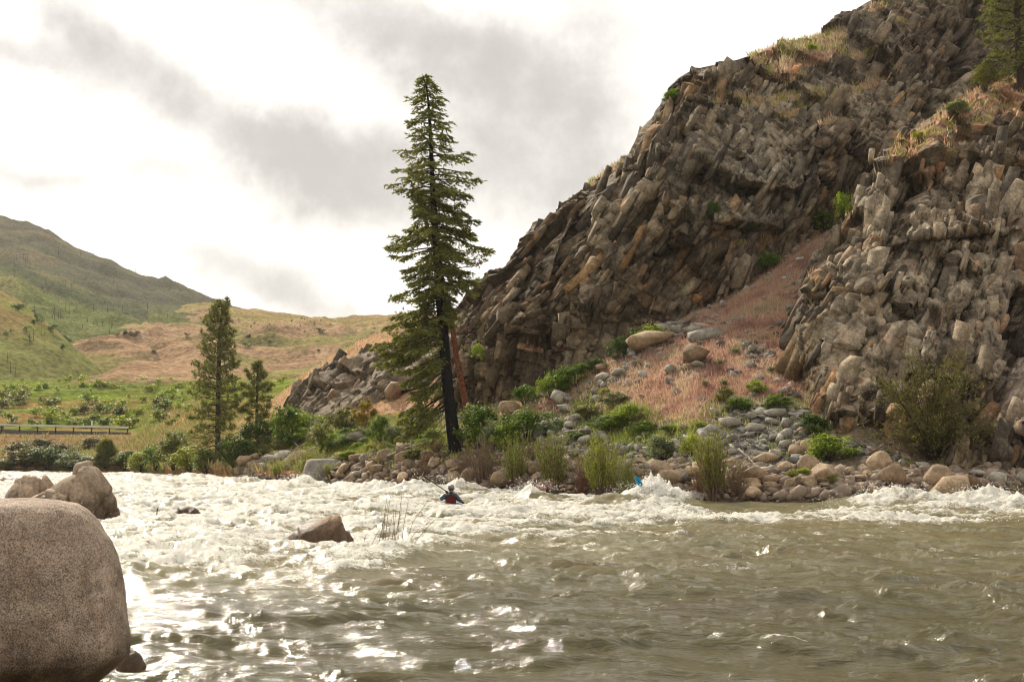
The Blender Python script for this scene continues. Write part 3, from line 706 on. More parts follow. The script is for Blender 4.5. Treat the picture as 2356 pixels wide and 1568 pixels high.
q = px(G); dY = np.zeros(G.shape[:2])
for a, k, wd in (([(2120, 330), (2070, 500), (2040, 620), (2060, 700)], 2.6, 24), ([(2200, 560), (2130, 700), (2000, 780), (1960, 880)], 1.2, 9), ([(1990, 560), (1960, 700), (1900, 800)], 1.0, 8), ([(2330, 420), (2290, 600), (2200, 760)], 1.0, 8), ([(2356, 700), (2300, 900), (2270, 1020)], 3.0, 26), ([(2100, 420), (2050, 560)], 1.5, 9), ([(2160, 400), (2230, 500), (2356, 520)], .8, 8), ([(1930, 850), (1990, 960), (2040, 1040)], .9, 9)):
    dY += 1.5 * k * np.exp(-(dpoly(q, a) / wd) ** 2)
for a in ([(2300, 260), (2230, 420), (2150, 560)], [(2356, 560), (2280, 700), (2190, 860), (2150, 960)], [(2210, 620), (2170, 760)], [(2090, 560), (1990, 760), (1950, 900), (1960, 1000)], [(1900, 640), (1870, 740)], [(2400, 300), (2330, 460), (2290, 560)]): dY += .9 * np.exp(-(dpoly(q, a) / 7) ** 2)
dY -= wedge(q, 2080, 2300, 620, 860, 1.8, .1, 40); dY -= wedge(q, 1880, 2030, 760, 1000, 1.2, .1, 20); dY -= wedge(q, 2060, 2356, 380, 560, 1.2, -.1, 30); dY -= wedge(q, 1960, 2070, 480, 680, 1.3, -.2, 20)
dY -= wedge(q, 2310, 2600, 780, 1000, 2.4, -.3, 12)
G[:, :, 1] += dY
G, Dd, ids, ids0, ids2 = carve(G, [(4.2, 1.0, 1.7), (2.4, .95, 2.4), (1.0, .34, 2.2), (.4, .12, 1.7)], 200)
SH_but = Sheet(G); q = SH_but.q; p = SH_but.p
C = cliff_colour(p, q, ids, ids0, ids2, 600)
put(C, ell(q, 2200, 680, 220, 220), (.42, .34, .245), .6); C *= .86; put(C, sstep(fbm3(p / np.array([1.6, 1.6, 4]), 4, 778, .6), .1, .25) * .9, (.06, .046, .034), .65); put(C, sstep(fbm3(p / np.array([2, 2, 4]), 4, 779, .6), .2, .35), (.24, .12, .055), .6); put(C, ell(q, 2330, 880, 60, 120), (.42, .34, .27), .5)
LEB = [([(2060, 352), (2120, 320), (2190, 270), (2260, 232), (2330, 205), (2420, 180)], 24), ([(1960, 480), (1930, 545)], 5), ([(2190, 330), (2260, 280), (2356, 225)], 14), ([(1880, 625), (1860, 700)], 7)]
mled = np.zeros(len(q))
for pl, wd in LEB: mled = np.maximum(mled, np.exp(-(dpoly(q, pl) / wd) ** 2))
lf = fbm3(p / .8, 3, 400)
put(C, sstep(mled + lf * .5, .4, .6), (.42, .24, .15), .9); put(C, sstep(mled + lf * .5, .4, .6) * sstep(fbm3(p / 1.2, 3, 410), 0, .2), (.24, .23, .07), .8)
led_but = mled
but_o = sheet_obj('cliff_buttress', G, M['cliff'], C, False, kind='structure')
vis = (q[:, 0] < 2420) * (q[:, 1] > 100) * 1.0
cliff_blocks(but_o, SH_but, C, vis * (1 - np.clip(mled * 1.3, 0, 1)) * sstep(SH_but.nrm[:, 2], .8, .5), [(900, .45, 1.2), (2800, .18, .48)], 1002, 150)

# small outcrop on the tan hillside
To = [(672, 940, 116), (690, 902, 116), (702, 880, 115), (735, 850, 114), (770, 834, 113), (800, 826, 112), (850, 806, 111), (900, 797, 110), (960, 780, 109), (1040, 760, 109)]
Bo = [(672, 950, 108), (700, 945, 106), (740, 955, 104), (770, 950, 103), (800, 935, 103), (850, 893, 103), (900, 860, 103), (960, 850, 103), (1040, 850, 103)]
xs = np.linspace(672, 1040, 22)
net = rows_net([[(x, y + 40, D - 1) for x, y, D in Bo], Bo, [(x, (y + np.interp(x, [b[0] for b in Bo], [b[1] for b in Bo])) / 2, 107) for x, y, D in To], To, [(x, y + 5, D + 5) for x, y, D in To], [(x, y + 60, D + 12) for x, y, D in To]], xs)
side = net[:, :1] + np.array([[[1.5, 9, -1.0]]]); net = np.concatenate([side, net], 1)
G = loft(net, 110, 200, plin, plin, .08)
G, Dd, ids, ids0, ids2 = carve(G, [(4.0, .9, 1.7), (1.6, .5, 1.7), (.6, .2, 1.6)], 260)
SH_out = Sheet(G); q = px(G).reshape(-1, 2); p = G.reshape(-1, 3)
C = cliff_colour(p, q, ids, ids0, ids2, 700); put(C, np.ones(len(q)), (.15, .12, .085), .6)
out_o = sheet_obj('rock_outcrop', G, M['cliff'], C, False, kind='structure')
cliff_blocks(out_o, SH_out, C, np.ones(len(q)), [(60, .7, 1.5), (150, .35, .8)], 1003, 40)
# crag low on the left bank (below the meadow spur)
def profile_rock(name, pts, base, D, depth, mat, seed=1, nu=60, nv=28, fr=(.5, .12), rough=.05, power=.75, zfoot=-.5, smooth=True, lean=0.0, parent=None):
    """rock with the outline pts (picture positions of its top edge) standing on height 'base' at distance D"""
    pts = np.array(pts, float); t = np.linspace(0, 1, nu)
    cl = np.concatenate([[0], np.cumsum(np.linalg.norm(np.diff(pts, axis=0), axis=1))]); cl /= cl[-1]
    X = np.interp(t, cl, pts[:, 0]); Y = np.interp(t, cl, pts[:, 1])
    T = P(X, Y, D); zb = zfoot
    xc = (T[0, 0] + T[-1, 0]) / 2; hw = (T[-1, 0] - T[0, 0]) / 2
    G = np.zeros((nv, nu, 3))
    for j, ph in enumerate(np.linspace(0, np.pi, nv)):
        xn = (T[:, 0] - xc) / max(hw, .01); dd = depth * np.sqrt(np.clip(1.02 - xn ** 2, .01, 1))
        G[j, :, 0] = T[:, 0]; G[j, :, 1] = D - dd * np.cos(ph) * (1 if ph < np.pi / 2 else .8)
        s_ = np.sin(ph) ** power
        G[j, :, 2] = zb + (T[:, 2] - zb) * s_
    p = G.reshape(-1, 3); c0 = np.array([xc, D, zb + .2]); nr = p - c0; nr /= np.linalg.norm(nr, axis=1)[:, None]
    d = fbm3(p / (depth * .8), 5, seed, .55) * rough * depth * 2
    if fr[1] > 0:
        a, e, h = fracture(p, fr[0], 1.3, seed); d += a * fr[1] - np.exp(-(e / .06) ** 2) * fr[1] * .5
    d *= sstep(np.sin(np.repeat(np.linspace(0, np.pi, nv), nu)), -.1, .3) * .9
    p = p + nr * d[:, None]
    o0 = np.array([xc, D, 0]); me = mesh_np(name, p - o0, gridfaces(nv, nu)[:, ::-1], mat, smooth)
    return obj(name, me, parent, o0)

# ================================================================ THE RIVER
NC, NR = 820, 760
xw = np.linspace(-330, 2720, NC)
Dr = np.concatenate([np.geomspace(8.5, 20, 200, endpoint=False), np.linspace(20, 64, 390, endpoint=False), np.geomspace(64, 240, 170)])
XX, Dw = np.meshgrid(xw, Dr)
lim = EYE * F / (wly(XX) - 5 - 1045)          # the water runs in under its far bank
Dw = np.where(Dw > lim, lim + (Dw - lim) * .03, Dw)
YY = 1045 + EYE * F / Dw
Gw = P(XX, YY, Dw); Gw[:, :, 2] = 0
wx, wy = Gw[:, :, 0], Gw[:, :, 1]
q = np.stack([XX, YY], -1)
yb = np.interp(XX, [-300, 0, 300, 700, 900, 1178, 1400, 1600, 1800, 2000, 2356, 2700], [1400, 1390, 1372, 1345, 1315, 1268, 1262, 1245, 1232, 1228, 1222, 1220])
n_edge = fbm2(wx / 3.5, wy / 5, 4, 201)
rap = sstep(yb - YY + n_edge * 85, -52, 58)                     # 1 in the rapids
calm_r = sstep(XX, 1560, 1640) * sstep(XX, 1990, 1930) * sstep(YY, 1188, 1172)   # smoother tongue by the right shore
rap = rap * (1 - .75 * calm_r)
rx = wx * .93 + wy * .36; ry = -wx * .36 + wy * .93
big = fbm2(rx / 4.2, ry / 2.8, 3, 211, .5)
rid = fbm2(rx / 2.2 + big * .5, ry / 1.5, 3, 221, .5, True)
chop = fbm2(rx / .8, ry / .6, 2, 231, .5, True)
fine = fbm2(wx / .16, wy / .16, 3, 241, .6)
soft = fbm2(wx / 1.5, wy / 1.0, 3, 251, .5)
calmrid = fbm2(wx / 2.1 + soft * .8, wy / .95 + soft * .5, 3, 261, .5, True)
fmask = sstep(Dw, 30, 12)
H_r = .26 * big + .20 * (rid + .1) + .075 * chop
rough_ = np.clip(.55 + 1.4 * fbm2(wx / 2.6, wy / 1.6, 2, 263), .1, 1.5)
H_c = (.12 * soft + (.06 + .10 * np.clip(rough_, 0, 1)) * calmrid + .09 * big + .027 * rough_ * fbm2(wx / .6 + soft, wy / .28 + calmrid * .3, 3, 265, .5, True) * sstep(Dw, 34, 14)) * np.interp(Dw, [9, 14, 25], [.7, .9, 1.15])
H = H_r * rap + H_c * (1 - rap)
foam_h = 0
HAY = [  # x, crest y, distance, half width across, half length, foam
    (2065, 1131, 46, 2.0, 1.3, 1.0), (2180, 1160, 43, 1.6, 1.0, .9), (2285, 1134, 46.5, 1.2, 1.0, 1.0), (1960, 1160, 45, 1.3, .8, 1.0), (2350, 1150, 44, 1.0, .9, 1.),
    (1500, 1114, 49.5, .95, .8, 1.2), (1545, 1135, 49, .7, .6, 1.0), (1420, 1141, 48, 1.0, .7, .15), (1600, 1165, 45, 1.3, .6, .3), (1640, 1190, 39, 1.0, .5, .9), (1478, 1168, 42, 1.2, .6, .9),
    (1221, 1118, 54, .45, .7, 1.0), (1160, 1163, 41, .75, .6, .9), (1268, 1139, 53.3, 1.3, .8, .4), (955, 1112, 60, 1.3, 1.0, .9), (1052, 1112, 62, 1.2, 1.0, 1.0), (870, 1112, 63, 1.2, 1.0, .9),
    (700, 1101, 74, 1.1, 1.2, 1.1), (640, 1108, 72, 1.6, 1.2, .8), (560, 1098, 82, 1.6, 1.3, .8), (790, 1112, 70, 1.4, 1.1, .8), (450, 1092, 92, 1.8, 1.6, .8), (320, 1093, 88, 2, 1.6, .8), (840, 1160, 44, 1.2, .7, .8),
    (1350, 1180, 40, 1.2, .6, .6), (1780, 1160, 48, 1.1, .7, .5), (1750, 1198, 37, 1.2, .5, .6), (2090, 1190, 38, 1.2, .5, .9),
    (2250, 1196, 36, 1.4, .5, .8), (960, 1200, 36, 1.1, .5, .5), (560, 1150, 48, 1.6, .8, .6), (420, 1230, 32, 1.0, .5, .6), (700, 1130, 58, 1.6, .9, .7)]
for x, y, D, a, b, fo in HAY:
    T = P(x, y, D)
    u = (wx - T[0]) / a; v = (wy - D) / b
    g = np.exp(-np.abs(u) ** 1.8) * np.where(v < 0, np.exp(-np.abs(v) ** 1.5), np.exp(-(v * .8) ** 2))
    hh = max(T[2] - .02, .05)
    H = H * (1 - .55 * g) + hh * g * (1 + .22 * chop + .1 * rid)
    foam_h = foam_h + fo * g * np.exp(-((v - .1) / .9) ** 2) * .9 - (.35 * g if fo < .5 else 0)
# the two standing humps in the near water and the seam of broken water right
NEAR = [(1890, 1408, 17.0, 1.25, .40, .17, .9), (1730, 1480, 14, .9, .5, .06, .4), (1770, 1510, 13.2, .5, .22, .08, 1.0), (880, 1440, 15, .35, .15, .08, .9), (450, 1490, 13.6, 1.0, .2, .1, .35), (2120, 1290, 25, .5, .4, .09, 1.0), (2240, 1302, 24, 1.1, .25, .07, 1.0), (2340, 1310, 23.2, 1, .22, .06, .9), (1900, 1340, 20, 1.5, .3, .05, .2), (1560, 1378, 18.3, 1.0, .3, .06, .5), (1290, 1390, 17.5, .8, .3, .05, .4), (2200, 1420, 16, 1.4, .35, .07, .1), (2050, 1500, 13.5, 1.2, .35, .07, .1), (1450, 1540, 12.2, 1.0, .3, .05, .2), (1150, 1330, 21, 1.2, .4, .05, .4)]
for x, y, D, a, b, h, fo in NEAR:
    T = P(x, y, D)
    u = (wx - T[0]) / a; v = (wy - D) / b + .35 * u * u
    g = np.exp(-u * u) * np.where(v < 0, np.exp(-np.abs(v) ** 1.6 * .6), np.exp(-v * v * 2.5))
    H += h * g; foam_h = foam_h + fo * np.exp(-((v - .35) / .28) ** 2) * np.exp(-u * u * 1.6) * (.55 + .9 * chop)
kx, ky = P(1036, 1155, 49)[:2]; kg = np.exp(-(((wx - kx) / 1.0) ** 4 + ((wy - ky + 1.6) / 2.4) ** 4)); H = H * (1 - .8 * kg) + .05 * kg
for x_, y_, D_, r_ in ((715, 1250, 29.2, 1.5), (430, 1196, 40, 1.3), (140, 1190, 39.5, 2.0), (556, 1217, 34.5, .4), (20, 1110, 95, 1.6), (362, 1192, 39, .5), (305, 1530, 12.2, .25), (900, 1250, 28.5, .6)):
    c_ = P(x_, y_, D_); kg = np.exp(-(((wx - c_[0]) / r_) ** 4 + ((wy - c_[1] + r_ * .4) / r_ * .8) ** 4)); H = H * (1 - .96 * kg) - .02 * kg
# calm the water at the shore and round the rocks
sh = sstep(YY, wly(XX) - 1, wly(XX) + 7); H *= .25 + .75 * sh
fd = fbm2(wx / .33, wy / .3, 4, 271, .6)
fl = fbm2(wx / 2.3 + big, wy / 1.3, 4, 281, .55)
leftw = np.interp(XX, [-300, 700, 1178, 1600, 2700], [1.0, .9, .72, .66, .74])
foam = rap * (leftw * .30 + .58 * fl + .42 * rid + .16 * chop + .4 * big) + foam_h * .8
foam = foam * (1 - calm_r * .6) - calm_r * .2
streak = fbm2(wx / 2.4 + soft * .8, wy / .5, 4, 291, .6)
gl = sstep(YY, 1480, 1270) * np.interp(XX, [-300, 400, 1100, 1700, 2700], [1, 1, .6, .18, .1])
foam += (1 - rap) * (-.30 + sstep(streak + calmrid * .25, .2, .5) * (.44 + .5 * gl) + sstep(chop, .35, .6) * .15)
foam = foam - sstep(YY, wly(XX) + 6, wly(XX)) * .4
foam = np.minimum(foam, .60 + .5 * np.exp(-((wx - P(1500, 1114, 49.5)[0]) ** 2 + (wy - 49.4) ** 2)) + .12 * fl)
aer = np.clip(rap * .8 + (1 - rap) * (.08 + .35 * sstep(YY, 1420, 1260)) + foam_h * .2, 0, 1)
H += sstep(foam, .3, .7) * rap * (.035 * fine + .13 * np.maximum(fd, 0)) + foam_h.clip(0, 1) * rap * .3 * np.maximum(fbm2(wx / .22, wy / .3, 3, 275, .65), 0) + np.exp(-((wx - P(1500, 1114, 49.5)[0]) / .9) ** 2 - ((wy - 49.4) / .6) ** 2) * .9 * np.maximum(fbm2(wx / .16, wy / .4, 3, 277, .7) - .02, 0)
H += (1 - rap) * fmask * .006 * fine
tide = 0
Gw[:, :, 2] = H
me = mesh_np('river', Gw.reshape(-1, 3), gridfaces(NR, NC), None, True, {'foam': foam.ravel(), 'aer': aer.ravel()})
m, t, out = newmat('river_water'); g = t.new('ShaderNodeTexCoord').outputs['Object']
fo = t.attr('foam').outputs['Fac']; ae = t.attr('aer').outputs['Fac']
ns = t.mapping(g, (1, 1.3, 1))
fn = t.noise(ns, 7, 6, .7, .6); fn2 = t.noise(ns, 1.6, 5, .6, .4); fn3 = t.noise(g, 30, 3, .6)
v1 = t.m('ADD', fo, t.m('MULTIPLY', t.m('SUBTRACT', fn, .5), 1.1)); v1 = t.m('ADD', v1, t.m('MULTIPLY', t.m('SUBTRACT', fn2, .5), .5)); v1 = t.m('ADD', v1, t.m('MULTIPLY', t.m('SUBTRACT', fn3, .5), .8))
ff = t.mapr(v1, .34, .62)
body = t.mix(t.m('MULTIPLY', ae, t.mapr(fn2, .3, .7, .7, 1.0)), (.066, .055, .017), (.25, .22, .11))
body = t.mix(t.mapr(t.noise(t.mapping(g, (1, 1, 1)), .35, 3, .5), .45, .7, 0, .5), body, t.mix(1.0, body, (.9, .66, .42), 'MULTIPLY'))
wb = t.noise(t.mapping(g, (.62, 1.6, 1)), 3.4, 6, .62, .5); wb2 = t.noise(t.mapping(g, (.6, 1.5, 1)), 14, 4, .6, .3)
nb = t.bump(wb, .8, .055); nb = t.bump(wb2, .7, .016, nb)
bw = t.new('ShaderNodeBsdfPrincipled'); t.link(body, bw.inputs['Base Color']); bw.inputs['Roughness'].default_value = .085; bw.inputs['IOR'].default_value = 1.33; t.link(nb, bw.inputs['Normal'])
nbf = t.bump(fn, .5, .10); nbf = t.bump(fn3, .5, .03, nbf)
bf = t.new('ShaderNodeBsdfPrincipled'); bf.inputs['Base Color'].default_value = (.90, .87, .78, 1); bf.inputs['Roughness'].default_value = .75; bf.inputs['Specular IOR Level'].default_value = .15; t.link(nbf, bf.inputs['Normal'])
tr = t.new('ShaderNodeBsdfTranslucent'); tr.inputs[0].default_value = (.9, .86, .72, 1)
m1 = t.new('ShaderNodeMixShader'); m1.inputs[0].default_value = .35; t.link(bf.outputs[0], m1.inputs[1]); t.link(tr.outputs[0], m1.inputs[2])
m2 = t.new('ShaderNodeMixShader'); t.link(ff, m2.inputs[0]); t.link(bw.outputs[0], m2.inputs[1]); t.link(m1.outputs[0], m2.inputs[2]); t.link(m2.outputs[0], out.inputs[0])
M['water'] = m; me.materials.append(m)
tag(obj('river', me), kind='structure')
# quiet water outside the detailed sheet, down to the camera's feet and to both sides
V = np.array([[-60, -6, -.25], [60, -6, -.25], [60, 9.2, -.25], [-60, 9.2, -.25]])
me = mesh_np('water', V, np.array([[0, 1, 2, 3]]), M['water'], False, {'foam': np.full(4, .0), 'aer': np.full(4, .05)})
tag(obj('water', me), kind='structure')
def water_z(x, y):
    i = np.argmin((wx - x) ** 2 + (wy - y) ** 2); return H.ravel()[i]
# spray: drops thrown up from the crests
OCT = np.array([[1, 0, 0], [-1, 0, 0], [0, 1, 0], [0, -1, 0], [0, 0, 1], [0, 0, -1]], float)
OCF = np.array([[0, 2, 4], [2, 1, 4], [1, 3, 4], [3, 0, 4], [2, 0, 5], [1, 2, 5], [3, 1, 5], [0, 3, 5]])
def drops(P3, S3):
    n = len(P3); V = P3[:, None] + OCT[None] * S3[:, None, None]
    return V.reshape(-1, 3), (OCF[None] + 6 * np.arange(n)[:, None, None]).reshape(-1, 3)
pp, ss = [], []
r = np.random.default_rng(5)
for x, y, D, a, b, fo_ in HAY:
    if fo_ < .7: continue
    T = P(x, y, D); n = int(170 * fo_ * (1.7 if fo_ > 1.05 else 1))
    if (x, y) == (1500, 1114): n = 4000
    c = np.stack([T[0] + r.normal(0, a * .55, n), D + r.normal(0, b * .5, n), np.zeros(n)], 1)
    u = np.abs(c[:, 0] - T[0]) / a
    c[:, 2] = T[2] * np.exp(-u ** 1.8) + np.abs(r.normal(0, .07 + .05 * T[2], n)) - .03
    pp.append(c); ss.append(r.uniform(.007, .02, n) * (D / 48) ** .5)
c = P(1500, 1114, 49.5); n = 5000; a_ = r.normal(0, .55, n); pp.append(np.stack([c[0] + a_, 49.4 + r.normal(0, .35, n), c[2] * np.exp(-np.abs(a_ / .95) ** 1.8) * r.uniform(.6, 1.0, n) + np.abs(r.normal(0, .16, n)) * np.exp(-(a_ / .8) ** 2)], 1)); ss.append(r.uniform(.008, .026, n))
# fan of drops left of the big splash, and off the back boulder
c = P(1447, 1125, 49.5); n = 700
k = r.uniform(0, 1, n); pp.append(np.stack([c[0] + r.normal(0, .42, n) - .1, 49.5 + r.normal(0, .5, n), np.abs(r.normal(.28, .26, n))], 1)); ss.append(r.uniform(.006, .017, n))
for x, y, D, n in ((690, 1098, 74, 260), (2055, 1128, 46, 500), (2275, 1132, 46.5, 400), (2240, 1140, 46, 150), (1225, 1120, 54, 250), (110, 1190, 37.5, 260), (430, 1190, 41, 200), (1960, 1155, 45, 200), (1010, 1100, 66, 150)):
    c = P(x, y, D); pp.append(np.stack([c[0] + r.normal(0, .6, n), D + r.normal(0, .4, n), np.maximum(c[2], .1) + r.normal(.03, .13, n)], 1)); ss.append(r.uniform(.007, .018, n) * D / 50)
V, Fd = drops(np.concatenate(pp), np.concatenate(ss))
M['spray'] = plain('spray_white', (.88, .86, .82), .3, .5, vary=.03)
tag(obj('spray', mesh_np('spray', V, Fd, M['spray'])), 'white drops of spray flying above the rapids', 'spray', kind='stuff')

# ================================================================ ROCKS
def ico(sub):
    import bmesh
    bm = bmesh.new(); bmesh.ops.create_icosphere(bm, subdivisions=sub, radius=1)
    v = np.array([x.co[:] for x in bm.verts]); f = np.array([[x.index for x in y.verts] for y in bm.faces]); bm.free()
    return v, f
IC = {k: ico(k) for k in (1, 2, 3)}
def hull(npt, r, flat):
    import bmesh
    bm = bmesh.new(); a = r.normal(size=(npt, 3)); a /= np.abs(a).max(1)[:, None] ** .25 * np.linalg.norm(a, axis=1)[:, None] ** .75
    a *= r.uniform(.75, 1.05, (npt, 1)) * np.array(flat)
    for q_ in a: bm.verts.new(q_)
    res = bmesh.ops.convex_hull(bm, input=bm.verts); bmesh.ops.delete(bm, geom=[e for e in set(res['geom_interior'] + res['geom_unused']) if isinstance(e, bmesh.types.BMVert)], context='VERTS')
    bmesh.ops.triangulate(bm, faces=bm.faces); bm.verts.index_update()
    v = np.array([x.co[:] for x in bm.verts]); f = np.array([[x.index for x in y.verts] for y in bm.faces]); bm.free(); return v / np.abs(v[:, 0]).max(), f
def rock_shape(sub, kind, r):
    if kind == 'ang': return hull(11 if sub == 1 else 17, r, (1, .72, .6))
    if kind == 'slab': return hull(11 if sub == 1 else 16, r, (1.15, .85, .34))
    v, f = IC[sub]; v = v.copy()
    npl = {'round': 13, 'ang': 20, 'slab': 18}[kind]
    cut = {'round': (.5, .82), 'ang': (.38, .62), 'slab': (.4, .66)}[kind]
    if kind == 'round': v = v * (1 + .12 * fbm3(v * 1.1 + r.uniform(0, 50, 3), 2))[:, None]
    for _ in range(npl):
        n = r.normal(size=3); n /= np.linalg.norm(n); c = r.uniform(*cut)
        d = v @ n - c; v = v - np.where(d > 0, d, 0)[:, None] * n * (1 if kind != 'round' else .8)
    v += fbm3(v * 2.5 + r.uniform(0, 50, 3), 2)[:, None] * v * (.06 if kind == 'round' else .035)
    sc = {'round': (1, .85, .72), 'ang': (1, .8, .7), 'slab': (1.25, .8, .38)}[kind]
    v = v * np.array(sc) / np.abs(v[:, 0]).max()
    return v, f
r = np.random.default_rng(21)
RK = {}
for kind in ('round', 'ang', 'slab'):
    for k in range(7):
        v, f = rock_shape(3, kind, r)
        RK[kind, k] = v, f
RME = {}
def rock_me(kind, k, mat):
    if (kind, k, mat) not in RME: RME[kind, k, mat] = mesh_np('rock', *RK[kind, k], M[mat], kind == 'round')
    return RME[kind, k, mat]
LANDMARKS = [('the charred fir trunk', 1048, 1040), ('the pine at the water', 500, 1085), ('the small pine', 590, 1040), ('the sparse brown bush', 2155, 1050),
             ('the buttress bush', 1908, 1056), ('the yellow-green willows', 1384, 1140), ('the reddish willows', 1274, 1130), ('the willow thicket', 1645, 1145),
             ('the dry willows', 1115, 1105), ('the round dark bush', 1213, 1012), ('the reedy willows', 712, 1105), ('the blue paddle', 1500, 1130),
             ('the tallest wave', 2065, 1140), ('the red grass gully', 1700, 800), ('the buttress foot', 1870, 960), ('the rightmost wave', 2290, 1150),
             ('the paddler in blue', 1040, 1130), ('the grey talus', 1740, 980), ('the red-helmeted paddler', 1252, 1125), ('the cliff-foot bushes', 1310, 880)]
used_labels = {}
def rock_label(x, y, s, kind, mat):
    size = 'huge' if s > .62 else 'large' if s > .44 else 'mid-sized' if s > .3 else 'small'
    col = {'tanrock': 'tan', 'greyrock': 'grey', 'brownrock': 'dark brown', 'granite': 'pinkish'}[mat]
    shp = {'round': 'rounded boulder', 'ang': 'angular block', 'slab': 'flat slab'}[kind]
    d = [math.hypot(x - a, (y - b) * 1.6) for _, a, b in LANDMARKS]; k = int(np.argmin(d)); nme, a, b = LANDMARKS[k]
    dx, dy = x - a, y - b
    if abs(dx) > abs(dy) * 1.2: rel = ('right of' if dx > 0 else 'left of'); 
    else: rel = 'below' if dy > 0 else 'above'
    near = 'just ' if d[k] < 60 else '' if d[k] < 130 else 'well '
    return f'{size} {col} {shp} {near}{rel} {nme}'
LATER = []
def mk_rock(x, y, s, kind, mat, r, sink=.25, label=None, sheet=None, rz=None, flat=1.0):
    p0, n0 = (sheet or SH_bank).at(x, y)
    k = int(r.integers(7)); o = obj('rock', rock_me(kind, k, mat))
    o.location = tuple(p0 + np.array([0, 0, s * (.7 if kind != 'slab' else .38) * (1 - 2 * sink) * flat]))
    o.scale = (s * r.uniform(.85, 1.2), s * r.uniform(.8, 1.1), s * r.uniform(.8, 1.15) * flat)
    o.rotation_euler = (r.uniform(-.3, .3), r.uniform(-.3, .3), r.uniform(0, 6.28) if rz is None else rz)
    if label is None: label = rock_label(x, y, s, kind, mat); LATER.append((o, label, x))
    tag(o, label, 'rock', 'rocks lying on the far shore and talus slope')
    return o
